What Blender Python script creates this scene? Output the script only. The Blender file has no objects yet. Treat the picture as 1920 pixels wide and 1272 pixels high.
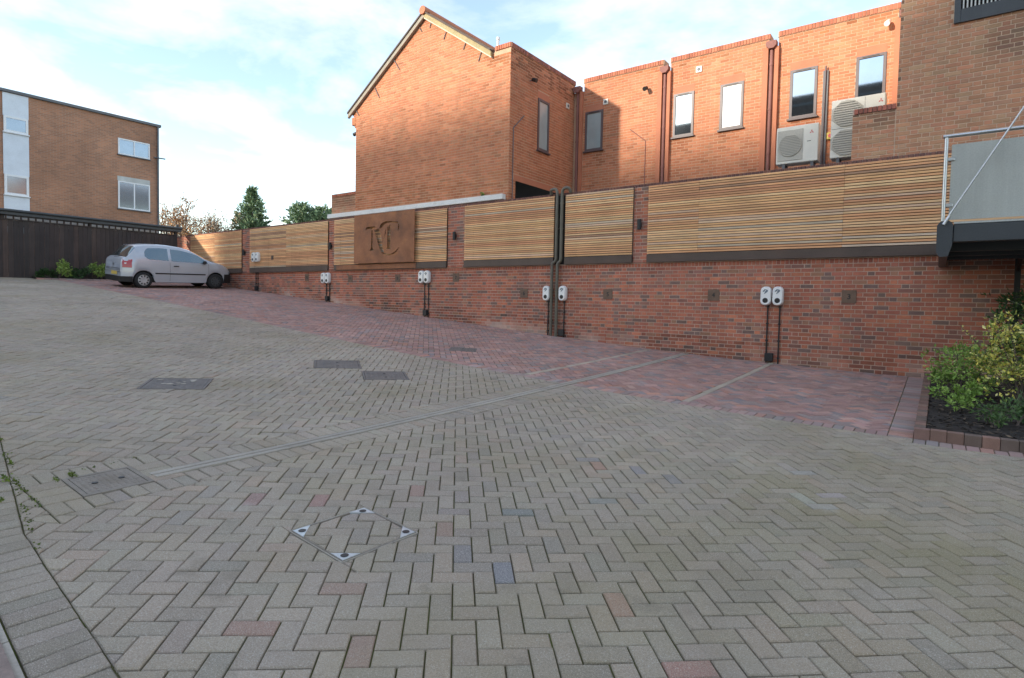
import bpy, math, random
import numpy as np
from mathutils import Vector, Matrix

rnd = random.Random(7)
nrs = np.random.RandomState(11)
scene = bpy.context.scene
COL = scene.collection
R = math.radians
E = 1.37                      # eye height above the paving at the camera

# ------------------------------------------------------------------ camera
YAW, PITCH, ROLL, FPX, CY = R(36.53), R(2.28), R(1.13), 1080.0, 608.0
fw = Vector((-math.sin(YAW)*math.cos(PITCH), math.cos(YAW)*math.cos(PITCH), -math.sin(PITCH)))
r0 = Vector((math.cos(YAW), math.sin(YAW), 0)); u0 = r0.cross(fw)
rt = math.cos(ROLL)*r0 + math.sin(ROLL)*u0
up = -math.sin(ROLL)*r0 + math.cos(ROLL)*u0
cam_d = bpy.data.cameras.new('camera'); cam = bpy.data.objects.new('camera', cam_d); COL.objects.link(cam)
m3 = Matrix((rt, up, -fw)).transposed()
cam.matrix_world = Matrix.Translation((0, 0, E)) @ m3.to_4x4()
cam_d.sensor_fit = 'HORIZONTAL'; cam_d.sensor_width = 36.0; cam_d.lens = 36.0*FPX/1920
cam_d.shift_y = (CY-636.0)/1920; cam_d.clip_start = 0.05; cam_d.clip_end = 2000
scene.camera = cam

# ------------------------------------------------------------------ world, sun, exposure
SUN_AZ, SUN_EL = R(25.5), R(16.6)      # light travels towards +Y, turned to +X
SKY_STRENGTH, SUN_STRENGTH, EXPOSURE = 0.15, 2.2, 1.47
world = bpy.data.worlds.new('World'); scene.world = world; world.use_nodes = True
wn, wl = world.node_tree.nodes, world.node_tree.links
wn.clear()
w_out = wn.new('ShaderNodeOutputWorld'); w_bg = wn.new('ShaderNodeBackground')
w_sky = wn.new('ShaderNodeTexSky'); w_sky.sky_type = 'NISHITA'; w_sky.sun_disc = False
w_sky.sun_elevation = SUN_EL; w_sky.sun_rotation = math.pi + SUN_AZ
w_sky.air_density = 1.0; w_sky.dust_density = 0.4; w_sky.ozone_density = 0.5
w_tc = wn.new('ShaderNodeTexCoord'); w_sep = wn.new('ShaderNodeSeparateXYZ'); wl.new(w_tc.outputs['Generated'], w_sep.inputs[0])
def wmath(op, a, b):
    n = wn.new('ShaderNodeMath'); n.operation = op
    for i, v in enumerate((a, b)):
        if isinstance(v, (int, float)): n.inputs[i].default_value = v
        else: wl.new(v, n.inputs[i])
    return n.outputs[0]
zz = wmath('ADD', wmath('MAXIMUM', w_sep.outputs[2], 0.0), 0.16)
cx_ = wmath('DIVIDE', w_sep.outputs[0], zz); cy_ = wmath('DIVIDE', w_sep.outputs[1], zz)
w_com = wn.new('ShaderNodeCombineXYZ'); wl.new(cx_, w_com.inputs[0]); wl.new(cy_, w_com.inputs[1])
w_n1 = wn.new('ShaderNodeTexNoise'); w_n1.inputs['Scale'].default_value = 2.1; w_n1.inputs['Detail'].default_value = 9; w_n1.inputs['Roughness'].default_value = 0.56
w_n1.inputs['Distortion'].default_value = 0.25
wl.new(w_com.outputs[0], w_n1.inputs['Vector'])
w_rmp = wn.new('ShaderNodeValToRGB'); w_rmp.color_ramp.elements[0].position = 0.44; w_rmp.color_ramp.elements[1].position = 0.80
wl.new(w_n1.outputs['Fac'], w_rmp.inputs[0])
w_mul = wmath("MULTIPLY_ADD", w_rmp.outputs[0], 0.90); w_mul.node.inputs[2].default_value = 0.05
w_mix = wn.new('ShaderNodeMix'); w_mix.data_type = 'RGBA'
CLOUD = 3.9
wl.new(w_mul, w_mix.inputs[0]); wl.new(w_sky.outputs[0], w_mix.inputs[6]); w_mix.inputs[7].default_value = (CLOUD*1.02, CLOUD, CLOUD*0.98, 1)
w_bg.inputs['Strength'].default_value = SKY_STRENGTH
wl.new(w_mix.outputs[2], w_bg.inputs[0]); wl.new(w_bg.outputs[0], w_out.inputs[0])

sun_d = bpy.data.lights.new('sun', 'SUN'); sun = bpy.data.objects.new('sun', sun_d); COL.objects.link(sun)
sun_d.energy = SUN_STRENGTH; sun_d.angle = R(2.0); sun_d.color = (1.0, 0.90, 0.76)
sdir = Vector((math.sin(SUN_AZ)*math.cos(SUN_EL), math.cos(SUN_AZ)*math.cos(SUN_EL), -math.sin(SUN_EL)))
sun.rotation_euler = sdir.to_track_quat('-Z', 'Y').to_euler(); sun.location = (-20, -30, 30)
vs = scene.view_settings; vs.view_transform = 'Standard'; vs.look = 'None'; vs.exposure = EXPOSURE; vs.gamma = 1.0
scene.cycles.max_bounces = 6; scene.cycles.diffuse_bounces = 3

# ------------------------------------------------------------------ helpers
GC = [-1.40609, 0.02989, 0.15704, -0.21641, 0.14837, -0.01213, 0.61397, 0.07299, -0.01421, 0.26659, 0.00684, 0.03904]
def gnd(x, y):
    """height of the paved yard: it climbs to the left of the wall"""
    x = np.clip(np.asarray(x, float), -29, 4)/10; y = np.clip(np.asarray(y, float), -3, 13)/10
    k = 0; z = 0
    for i in range(5):
        for j in range(3):
            if i+j <= 4 and not (i >= 3 and j == 2):
                z = z + GC[k]*x**i*y**j; k += 1
    return z + E
def Z(rel): return rel + E
def proj(p):
    v = Vector(p) - Vector((0, 0, E)); d = v.dot(fw)
    if d < 0.1: return None
    return 960+FPX*v.dot(rt)/d, CY-FPX*v.dot(up)/d, d
def in_view(p, m=10):
    q = proj(p)
    return q is not None and -m < q[0] < 1920+m and -m < q[1] < 1272+m

WL = {}
def finish(o, parent, c):
    COL.objects.link(o)
    if parent is not None:
        o.parent = parent; o.location = Vector(c) - WL[parent.name]
    else: o.location = c
    WL[o.name] = Vector(c)
    return o
def tag(o, label=None, cat=None, group=None, kind=None):
    if label: o['label'] = label
    if cat: o['category'] = cat
    if group: o['group'] = group
    if kind: o['kind'] = kind
    return o
def thing(name, loc, label, cat, group=None):
    o = bpy.data.objects.new(name, None); o.empty_display_size = 0.2
    finish(o, None, Vector(loc)); return tag(o, label, cat, group)

class MB:
    def __init__(s): s.v = []; s.f = []; s.c = []; s.sm = []
    def add(s, vs, fs, col=None, smooth=False):
        b = len(s.v); s.v += [tuple(p) for p in vs]; s.f += [tuple(b+i for i in f) for f in fs]
        s.sm += [smooth]*len(fs); s.c += [col or (1, 1, 1)]*len(vs)
        return s
    def box(s, x0, x1, y0, y1, z0, z1, col=None):
        if x0 > x1: x0, x1 = x1, x0
        if y0 > y1: y0, y1 = y1, y0
        if z0 > z1: z0, z1 = z1, z0
        return s.add([(x0,y0,z0),(x1,y0,z0),(x1,y1,z0),(x0,y1,z0),(x0,y0,z1),(x1,y0,z1),(x1,y1,z1),(x0,y1,z1)],
              [(0,3,2,1),(4,5,6,7),(0,1,5,4),(1,2,6,5),(2,3,7,6),(3,0,4,7)], col)
    def bbox(s, x0, x1, y0, y1, z0, z1, b=0.004, col=None):
        """bevelled box"""
        X = [x0, x0+b, x1-b, x1]; Y = [y0, y0+b, y1-b, y1]; Zs = [z0, z0+b, z1-b, z1]
        v = []; idx = {}
        def P(i, j, k):
            t = (i, j, k)
            if t not in idx: idx[t] = len(v); v.append((X[i], Y[j], Zs[k]))
            return idx[t]
        f = []
        f += [(P(1,0,1),P(2,0,1),P(2,0,2),P(1,0,2)), (P(2,3,1),P(1,3,1),P(1,3,2),P(2,3,2)),
              (P(0,2,1),P(0,1,1),P(0,1,2),P(0,2,2)), (P(3,1,1),P(3,2,1),P(3,2,2),P(3,1,2)),
              (P(1,1,3),P(2,1,3),P(2,2,3),P(1,2,3)), (P(1,2,0),P(2,2,0),P(2,1,0),P(1,1,0))]
        for (k, kk) in ((1, 0), (2, 3)):
            f += [(P(1,0,k),P(2,0,k),P(2,1,kk),P(1,1,kk)), (P(2,3,k),P(1,3,k),P(1,2,kk),P(2,2,kk)),
                  (P(0,2,k),P(0,1,k),P(1,1,kk),P(1,2,kk)), (P(3,1,k),P(3,2,k),P(2,2,kk),P(2,1,kk))]
        f += [(P(1,0,1),P(1,0,2),P(0,1,2),P(0,1,1)), (P(2,0,1),P(2,0,2),P(3,1,2),P(3,1,1)),
              (P(1,3,1),P(1,3,2),P(0,2,2),P(0,2,1)), (P(2,3,1),P(2,3,2),P(3,2,2),P(3,2,1))]
        for (i, ii) in ((1, 0), (2, 3)):
            for (j, jj) in ((1, 0), (2, 3)):
                for (k, kk) in ((1, 0), (2, 3)): f.append((P(i,jj,k), P(ii,j,k), P(i,j,kk)))
        return s.add(v, f, col)
    def prism(s, poly, axis, a, b, col=None):
        """poly: 2D points; axis 'y' -> (x,z), 'x' -> (y,z), 'z' -> (x,y)"""
        n = len(poly)
        def mk(p, t):
            return {'y': (p[0], t, p[1]), 'x': (t, p[0], p[1]), 'z': (p[0], p[1], t)}[axis]
        vs = [mk(p, a) for p in poly] + [mk(p, b) for p in poly]
        fs = [tuple(range(n)), tuple(range(2*n-1, n-1, -1))] + [(i, (i+1) % n, n+(i+1) % n, n+i) for i in range(n)]
        return s.add(vs, fs, col)
    def tube(s, pts, rad, seg=8, col=None, caps=True):
        pts = [Vector(p) for p in pts]; n = len(pts)
        rads = rad if isinstance(rad, (list, tuple)) else [rad]*n
        rings = []; ref = None
        for i, p in enumerate(pts):
            if i == 0: t = pts[1]-p
            elif i == n-1: t = p-pts[i-1]
            else: t = (pts[i+1]-p).normalized() + (p-pts[i-1]).normalized()
            t.normalize()
            if ref is None or abs(ref.dot(t)) > 0.95: ref = Vector((0, 0, 1)) if abs(t.z) < 0.9 else Vector((1, 0, 0))
            a = (ref - t*ref.dot(t)).normalized(); b = t.cross(a); ref = a
            rings.append([p + (a*math.cos(2*math.pi*k/seg)+b*math.sin(2*math.pi*k/seg))*rads[i] for k in range(seg)])
        vs = [q for r_ in rings for q in r_]
        fs = [(i*seg+k, i*seg+(k+1) % seg, (i+1)*seg+(k+1) % seg, (i+1)*seg+k) for i in range(n-1) for k in range(seg)]
        s.add(vs, fs, col, True)
        if caps:
            s.add(rings[0], [tuple(range(seg-1, -1, -1))], col); s.add(rings[-1], [tuple(range(seg))], col)
        return s
    def disc(s, c, nrm, r, seg=16, thick=0.0, col=None):
        nrm = Vector(nrm).normalized(); c = Vector(c)
        return s.tube([c - nrm*thick, c], r, seg, col)
    def build(s, name, m, parent=None, label=None, cat=None, group=None, kind=None):
        me = bpy.data.meshes.new(name)
        a = np.array(s.v, float)
        c = (a.min(0)+a.max(0))/2; c[2] = a[:, 2].min()
        a = a - c
        me.from_pydata(a.tolist(), [], s.f)
        if any(s.sm): me.polygons.foreach_set('use_smooth', s.sm)
        if any(cc != (1, 1, 1) for cc in s.c):
            at = me.color_attributes.new('tint', 'FLOAT_COLOR', 'POINT')
            at.data.foreach_set('color', np.concatenate([np.array(s.c, np.float32), np.ones((len(s.c), 1), np.float32)], 1).ravel())
        me.materials.append(m)
        o = bpy.data.objects.new(name, me); finish(o, parent, c)
        return tag(o, label, cat, group, kind)
def one(name, m, parent, fn, *a, **k):
    b = MB(); getattr(b, fn)(*a, **k); return b.build(name, m, parent)

# ------------------------------------------------------------------ materials
def mat(name, col=(.5, .5, .5), rough=.7, tint=False, var=.12, vscale=3.0, fine=.10, fscale=60.0, bump=.0, bscale=80.0, metal=0.0, spec=.5, stain=None, trans=0.0, alpha=1.0, coat=0.0, streak=None, spots=None):
    """procedural surface: colour (or the piece's own tint), two scales of mottling, fine relief"""
    m = bpy.data.materials.new(name); m.use_nodes = True
    n, l = m.node_tree.nodes, m.node_tree.links
    b = n['Principled BSDF']
    b.inputs['Roughness'].default_value = rough; b.inputs['Metallic'].default_value = metal
    b.inputs['Specular IOR Level'].default_value = spec
    if coat: b.inputs['Coat Weight'].default_value = coat; b.inputs['Coat Roughness'].default_value = .05
    if trans: b.inputs['Transmission Weight'].default_value = trans
    if alpha < 1: b.inputs['Alpha'].default_value = alpha
    geo = n.new('ShaderNodeNewGeometry')
    if tint:
        at = n.new('ShaderNodeAttribute'); at.attribute_name = 'tint'; src = at.outputs['Color']
    else:
        rgb = n.new('ShaderNodeRGB'); rgb.outputs[0].default_value = (*col, 1); src = rgb.outputs[0]
    def noise(scale, detail=4, rough_=.55, vec=None):
        t = n.new('ShaderNodeTexNoise'); t.inputs['Scale'].default_value = scale; t.inputs['Detail'].default_value = detail
        t.inputs['Roughness'].default_value = rough_
        l.new(vec or geo.outputs['Position'], t.inputs['Vector']); return t.outputs['Fac']
    def mrange(v, a, b_, c, d):
        t = n.new('ShaderNodeMapRange'); t.inputs[1].default_value = a; t.inputs[2].default_value = b_; t.inputs[3].default_value = c; t.inputs[4].default_value = d
        l.new(v, t.inputs[0]); return t.outputs[0]
    def scale_col(c, f):
        t = n.new('ShaderNodeVectorMath'); t.operation = 'SCALE'; l.new(c, t.inputs[0]); l.new(f, t.inputs['Scale']); return t.outputs[0]
    def mixc(f, a, colr):
        t = n.new('ShaderNodeMix'); t.data_type = 'RGBA'; l.new(f, t.inputs[0]); l.new(a, t.inputs[6])
        if isinstance(colr, tuple): t.inputs[7].default_value = (*colr, 1)
        else: l.new(colr, t.inputs[7])
        return t.outputs[2]
    if var: src = scale_col(src, mrange(noise(vscale), .3, .7, 1-var, 1+var))
    if fine: src = scale_col(src, mrange(noise(fscale, 2, .7), .3, .7, 1-fine, 1+fine))
    if streak:
        mp = n.new('ShaderNodeMapping'); mp.inputs['Scale'].default_value = streak[0]; l.new(geo.outputs['Position'], mp.inputs[0])
        src = scale_col(src, mrange(noise(1.0, 5, .6, mp.outputs[0]), .3, .7, 1-streak[1], 1+streak[1]))
    if spots:                     # bright aggregate flecks
        src = mixc(mrange(noise(spots[0], 1, .5), spots[1], spots[1]+.06, 0, spots[2]), src, spots[3])
    for st in (stain or []):      # (scale, low, high, amount, colour, seed-offset)
        mp = n.new('ShaderNodeMapping'); mp.inputs['Location'].default_value = (st[5], st[5]*.7, st[5]*.3); l.new(geo.outputs['Position'], mp.inputs[0])
        src = mixc(mrange(noise(st[0], 5, .6, mp.outputs[0]), st[1], st[2], 0, st[3]), src, st[4])
    l.new(src, b.inputs['Base Color'])
    if bump:
        bp = n.new('ShaderNodeBump'); bp.inputs['Strength'].default_value = bump; bp.inputs['Distance'].default_value = .004
        l.new(noise(bscale, 3, .65), bp.inputs['Height']); l.new(bp.outputs[0], b.inputs['Normal'])
    return m

M = {}
M['paver'] = mat('concrete paver', tint=True, rough=.92, spec=.18, var=.12, vscale=.55, fine=.20, fscale=130, bump=.7, bscale=240, spots=(240, .585, .55, (.56, .53, .47)),
                 stain=[(.8, .48, .70, .40, (.245, .205, .115), 3.1), (.9, .57, .72, .34, (.19, .16, .13), 11.0), (4.0, .60, .72, .35, (.15, .13, .10), 31.0), (2.3, .66, .76, .35, (.46, .43, .38), 21.0)])
M['redpaver'] = mat('red block paver', tint=True, rough=.92, spec=.18, var=.14, vscale=.9, fine=.12, fscale=150, bump=.5, bscale=260, stain=[(1.5, .56, .75, .35, (.26, .19, .165), 8.0)])
M['joint'] = mat('jointing sand', (.125, .10, .072), rough=1, var=.3, vscale=4, fine=.3, fscale=120, spec=.05, stain=[(1.1, .36, .56, .85, (.105, .115, .035), 3.1), (14, .5, .62, .5, (.06, .085, .015), 7.7)])
M['earth'] = mat('gravelled earth', (.27, .25, .21), rough=1, var=.2, vscale=.1)
M['render'] = mat('cream render', (.62, .58, .50), rough=.9, var=.08, vscale=.5)
M['brick'] = mat('fired brick', tint=True, rough=.88, spec=.2, var=.10, vscale=9, streak=((2.2, 2.2, .35), .16), fine=.10, fscale=170, bump=.5, bscale=200, stain=[(1.0, .58, .78, .25, (.16, .10, .075), 5.0)])
M['obrick'] = mat('orange brick', tint=True, rough=.88, spec=.2, var=.08, vscale=6, streak=((2.0, 2.0, .3), .11), fine=.07, fscale=150, bump=.4, bscale=160, stain=[(.7, .55, .75, .20, (.30, .20, .12), 15.0)])
M['mortar'] = mat('mortar', (.50, .36, .29), rough=.95, var=.15, vscale=3, fine=.15, fscale=90, bump=.3)
M['omortar'] = mat('buff mortar', (.57, .37, .245), rough=.95, var=.12, vscale=3, fine=.12, fscale=90, bump=.3)
M['timber'] = mat('cedar', tint=True, rough=.7, var=.10, vscale=2, fine=.0, streak=((1.2, 40, 90), .20), bump=.25, bscale=120)
M['shadefill'] = mat('black membrane', (.02, .017, .015), rough=.9)  # black that stands in for shade behind the slats and in openings
M['corten'] = mat('weathered steel', (.29, .125, .062), rough=.85, var=.22, vscale=2.2, fine=.14, fscale=40, stain=[(1.6, .5, .7, .6, (.125, .068, .048), 2.0), (3.0, .52, .70, .6, (.40, .165, .06), 9.0)])
M['fascia'] = mat('brown steel trim', (.085, .058, .045), rough=.6, var=.2, vscale=2, stain=[(.8, .5, .7, .5, (.10, .05, .03), 4.0)])
M['white'] = mat('white casing', (.80, .80, .79), rough=.35, var=.03, fine=.02)
M['bmortar'] = mat('pale buff mortar', (.60, .44, .32), rough=.95, var=.12, vscale=3, fine=.12, fscale=90, bump=.3)
M['plaque'] = mat('dark rusty plate', (.155, .10, .07), rough=.85, var=.2, vscale=8)
M['offwhite'] = mat('cream casing', (.78, .75, .66), rough=.45, var=.05, fine=.03)
M['acgrille'] = mat('cream fan guard', (.52, .49, .42), rough=.6, var=.05)
M['acdark'] = mat('fan cavity', (.27, .255, .225), rough=.8)
M['slate'] = mat('slate blue print', (.11, .15, .19), rough=.5)
M['black'] = mat('black plastic', (.016, .016, .017), rough=.5)
M['soil_pipe'] = mat('olive brown pipe', (.12, .105, .082), rough=.45, var=.15, vscale=4, stain=[(3, .5, .7, .5, (.105, .11, .07), 2.)])
M['brown_pipe'] = mat('brown drainpipe', (.27, .125, .105), rough=.7, var=.1, spec=.25)
M['frame'] = mat('brown grey window frame', (.115, .085, .085), rough=.45, var=.06)
M['upvc'] = mat('white window frame', (.78, .79, .81), rough=.4, var=.03)
M['panel'] = mat('white infill panel', (.68, .73, .80), rough=.5, var=.05)
M['glass'] = mat('reflective window glass', (.33, .40, .46), rough=.03, metal=1.0, var=.04, fine=0)
M['netglass'] = mat('glass with pale blind behind', (.33, .39, .39), rough=.15, var=.12, vscale=1.5, fine=0, spec=.9)
M['dimglass'] = mat('grey window glass', (.30, .345, .40), rough=.12, metal=.75, var=.05, fine=0)
M['terracotta'] = mat('terracotta lintel', (.50, .19, .105), rough=.85, var=.08, fine=.06)
M['concrete'] = mat('pale concrete', (.52, .52, .50), rough=.9, var=.12, vscale=2, fine=.1, bump=.3, stain=[(2, .55, .7, .4, (.36, .34, .29), 3.)])
M['channel'] = mat('channel concrete', (.36, .32, .27), rough=.92, var=.14, vscale=2.5, fine=.12, bump=.4, stain=[(2.4, .5, .7, .5, (.27, .235, .19), 6.)])
M['iron'] = mat('cast iron cover', (.15, .13, .118), rough=.75, var=.2, vscale=5, fine=.25, fscale=70, bump=.5, stain=[(3, .5, .7, .5, (.19, .155, .125), 2.)])
M['galv'] = mat('galvanised plate', (.235, .20, .165), rough=.75, metal=.1, var=.15, vscale=6, fine=.15, stain=[(5, .5, .65, .6, (.20, .16, .12), 2.)])
M['alu'] = mat('aluminium corner', (.52, .55, .56), rough=.45, metal=.5, var=.1)
M['steel'] = mat('stainless steel', (.55, .56, .57), rough=.3, metal=.9, var=.04)
M['anthracite'] = mat('anthracite steel', (.045, .05, .056), rough=.5, var=.1)
M['frost'] = mat('frosted glass', (.55, .58, .55), rough=.4, var=.05, trans=.35, streak=((9, 9, .4), .10))
M['vergegrey'] = mat('grey verge', (.33, .29, .235), rough=.9, var=.15, vscale=5)
M['ledge'] = mat('white painted ledge', (.72, .72, .70), rough=.8, var=.08, vscale=3, stain=[(4, .58, .7, .4, (.45, .43, .38), 3.)])
M['tile'] = mat('roof tile', (.10, .075, .065), rough=.85, var=.2, vscale=5)
M['verge'] = mat('lichened verge board', (.40, .32, .17), rough=.9, var=.15, vscale=5, stain=[(6, .5, .7, .5, (.27, .27, .19), 3.)])
M['vergewhite'] = mat('pale verge strip', (.66, .58, .45), rough=.85, var=.08)
M['darkwood'] = mat('dark stained board', tint=True, rough=.8, var=.2, vscale=2, streak=((30, 30, 1.0), .25))
M['lead'] = mat('grey metal edging', (.13, .135, .145), rough=.6)
M['soil'] = mat('bark mulch', tint=True, rough=1, var=.3, vscale=10, fine=.3, fscale=60)
M['leaf'] = mat('leaf', tint=True, rough=.6, var=.15, vscale=6, fine=.0, spec=.3)
M['bark'] = mat('bark', (.13, .10, .085), rough=.95, var=.2, vscale=6)
M['paint'] = mat('silver car paint', (.46, .485, .53), rough=.30, metal=.2, coat=1.0, var=.04, vscale=1.5, fine=.0)
M['carglass'] = mat('tinted car glass', (.20, .23, .235), rough=.05, metal=.8, var=.0, fine=0, spec=.8)
M['tyre'] = mat('tyre rubber', (.018, .018, .019), rough=.85)
M['hub'] = mat('wheel trim', (.42, .42, .43), rough=.45, metal=.4)
M['redlens'] = mat('red lamp lens', (.42, .02, .03), rough=.15, coat=.5)
M['plate'] = mat('yellow number plate', (.70, .50, .12), rough=.4)
M['red'] = mat('red print', (.62, .09, .09), rough=.5)
M['yellow'] = mat('yellow switch casing', (.62, .46, .08), rough=.5)
M['slab'] = mat('pinkish slab', (.25, .19, .165), rough=.95, var=.15, fine=.15, bump=.4)
def flats_brick():
    m = bpy.data.materials.new('brown stock brick'); m.use_nodes = True; n, l = m.node_tree.nodes, m.node_tree.links
    b = n['Principled BSDF']; b.inputs['Roughness'].default_value = .9
    geo = n.new('ShaderNodeNewGeometry'); sp = n.new('ShaderNodeSeparateXYZ'); l.new(geo.outputs['Position'], sp.inputs[0])
    ad = n.new('ShaderNodeMath'); ad.operation = 'ADD'; l.new(sp.outputs[0], ad.inputs[0]); l.new(sp.outputs[1], ad.inputs[1])
    cb = n.new('ShaderNodeCombineXYZ'); l.new(ad.outputs[0], cb.inputs[0]); l.new(sp.outputs[2], cb.inputs[1])
    t = n.new('ShaderNodeTexBrick'); t.inputs['Scale'].default_value = 1; t.inputs['Brick Width'].default_value = .225; t.inputs['Row Height'].default_value = .075
    t.inputs['Mortar Size'].default_value = .006; t.inputs['Color1'].default_value = (.45, .215, .125, 1); t.inputs['Color2'].default_value = (.32, .165, .105, 1); t.inputs['Mortar'].default_value = (.38, .28, .21, 1)
    l.new(cb.outputs[0], t.inputs['Vector'])
    ns = n.new('ShaderNodeTexNoise'); ns.inputs['Scale'].default_value = .5; ns.inputs['Detail'].default_value = 6; l.new(geo.outputs['Position'], ns.inputs['Vector'])
    mr = n.new('ShaderNodeMapRange'); mr.inputs[1].default_value = .3; mr.inputs[2].default_value = .7; mr.inputs[3].default_value = .78; mr.inputs[4].default_value = 1.2; l.new(ns.outputs[0], mr.inputs[0])
    sc = n.new('ShaderNodeVectorMath'); sc.operation = 'SCALE'; l.new(t.outputs['Color'], sc.inputs[0]); l.new(mr.outputs[0], sc.inputs['Scale'])
    l.new(sc.outputs[0], b.inputs['Base Color'])
    bp = n.new('ShaderNodeBump'); bp.inputs['Strength'].default_value = .5; bp.inputs['Distance'].default_value = .01; l.new(t.outputs['Fac'], bp.inputs['Height']); bp.invert = True; l.new(bp.outputs[0], b.inputs['Normal'])
    return m
M['flats'] = flats_brick()

# ------------------------------------------------------------------ brickwork
JIT = [.12]
def pick(pal):
    t = rnd.random()*sum(p[0] for p in pal)
    for w, c in pal:
        t -= w
        if t <= 0: break
    k = 1+rnd.uniform(-JIT[0], JIT[0])
    return tuple(max(.01, x*k*(1+rnd.uniform(-.02, .02))) for x in c)
PAL_WALL = [(5, (.42, .152, .097)), (3, (.375, .138, .094)), (2.4, (.29, .14, .107)), (1.6, (.205, .13, .108)), (1.4, (.47, .172, .10)), (1, (.34, .175, .113))]
PAL_ORANGE = [(6, (.54, .21, .11)), (3, (.56, .23, .125)), (2, (.51, .195, .105)), (1, (.52, .235, .13))]
PAL_BUFF = [(4, (.47, .235, .14)), (3, (.45, .235, .142)), (2, (.49, .23, .14)), (1.4, (.45, .27, .165)), (.6, (.41, .215, .14))]
PAL_COPING = [(3, (.50, .19, .115)), (2, (.44, .16, .10))]
PAL_DARKCOP = [(3, (.17, .09, .08)), (2, (.22, .11, .085))]

def courses(u0, u1, z0, z1, bond='stretcher', holes=(), span=None, h=.075, j=.010, phase=0):
    """brick rectangles (ua, ub, za, zb) course by course; holes are (u0,u1,z0,z1); span(z)->(ulo,uhi) trims a sloping top"""
    out = []; k = phase; z = z0
    while z + .02 < z1:
        zb = min(z+h-j, z1); zm = (z+zb)/2
        lo, hi = (u0, u1) if span is None else span(zm)
        if hi-lo > .03:
            iv = [(lo, hi)]
            for (a, b, c, d) in holes:
                if c < zm < d:
                    nv = []
                    for (p, q) in iv:
                        if b <= p or a >= q: nv.append((p, q)); continue
                        if a > p: nv.append((p, a-.004))
                        if b < q: nv.append((b+.004, q))
                    iv = nv
            if bond == 'stretcher': pat = [.215]; off = (k % 2)*.1125
            elif bond == 'flemish': pat = [.215, .1025]; off = (k % 2)*.16875
            else: pat = [.065]; off = 0
            u = u0 - off - .3375; i = 0
            while u < hi:
                L = pat[i % len(pat)]; i += 1
                for (p, q) in iv:
                    a, b = max(u, p), min(u+L, q)
                    if b-a > .025: out.append((a, b, z, zb))
                u += L + j
        z += h; k += 1
    return out
def brick_verts(rect, plane, face, proud):
    ua, ub, za, zb = rect; e = .0025
    if face == '-y': f = lambda u, d, z: (u, plane-d, z)
    elif face == '+x': f = lambda u, d, z: (plane+d, u, z)
    elif face == '-x': f = lambda u, d, z: (plane-d, u, z)
    v = [f(ua, -.012, za), f(ub, -.012, za), f(ub, -.012, zb), f(ua, -.012, zb), f(ua+e, proud, za+e), f(ub-e, proud, za+e), f(ub-e, proud, zb-e), f(ua+e, proud, zb-e)]
    return v
QF = [(4, 5, 6, 7), (0, 1, 5, 4), (1, 2, 6, 5), (2, 3, 7, 6), (3, 0, 4, 7)]
QR = [tuple(reversed(f)) for f in QF]
def lay(owner, groups, m, limit=300, rest_name='brickwork'):
    """groups: (rects, plane, face, palette, tintfn, proud). The largest in the picture become bricks of their own, the rest one part."""
    allb = []
    for rects, plane, face, pal, tf, pr in groups:
        for rc in rects:
            vs_ = brick_verts(rc, plane, face, pr + rnd.uniform(-.0015, .002))
            c = pick(pal)
            mid = ((vs_[4][0]+vs_[6][0])/2, (vs_[4][1]+vs_[6][1])/2, (vs_[4][2]+vs_[6][2])/2)
            if tf: c = tf(c, mid)
            q = proj(mid); size = 0
            if q and 0 < q[0] < 1920 and 0 < q[1] < 1272:
                a, b = proj(vs_[4]), proj(vs_[6]); size = abs(a[0]-b[0])*abs(a[1]-b[1]) if a and b else 0
            allb.append((size, vs_, c, QR if face == '-x' or face == '+x' and False else QF))
    allb.sort(key=lambda t: -t[0])
    n = 0; rest = MB()
    for size, v, c, fcs in allb:
        if n < limit and size > 0:
            MB().add(v, fcs, c).build('brick', m, owner); n += 1
        else: rest.add(v, fcs, c)
    if rest.v: rest.build(rest_name, m, owner, kind='stuff')

# ================================================================== GROUND AND PAVING
def tri_grid(xs, ys, zf):
    b = MB(); nx, ny = len(xs), len(ys)
    gx, gy = np.meshgrid(xs, ys, indexing='ij'); gz = zf(gx, gy)
    b.add(list(zip(gx.ravel().tolist(), gy.ravel().tolist(), np.asarray(gz).ravel().tolist())),
          [(i*ny+j, (i+1)*ny+j, (i+1)*ny+j+1, i*ny+j+1) for i in range(nx-1) for j in range(ny-1)], None, True)
    return b
far = [-600, -300, -150, -80, -50]
tri_grid(far+list(np.arange(-40, 41, 8.))+[60, 100, 200, 400, 600], [-600, -300, -100, -50, -25, -10, 0, 10, 20, 40, 80, 160, 320, 600],
         lambda x, y: -0.45+0*x).build('ground', M['earth'], kind='structure')
YW, YBAY, XCH = 11.9, 7.1, -4.23
yard = tri_grid(np.linspace(-28.4, 4.0, 110), np.linspace(-3, 11.97, 52), lambda x, y: gnd(x, y)-.012).build('courtyard', M['joint'], kind='structure')
bays = tri_grid(np.linspace(-26.4, -.15, 90), np.linspace(YBAY, 11.9, 22), lambda x, y: gnd(x, y)-.008).build('parking_bays', M['joint'], kind='structure')

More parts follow.
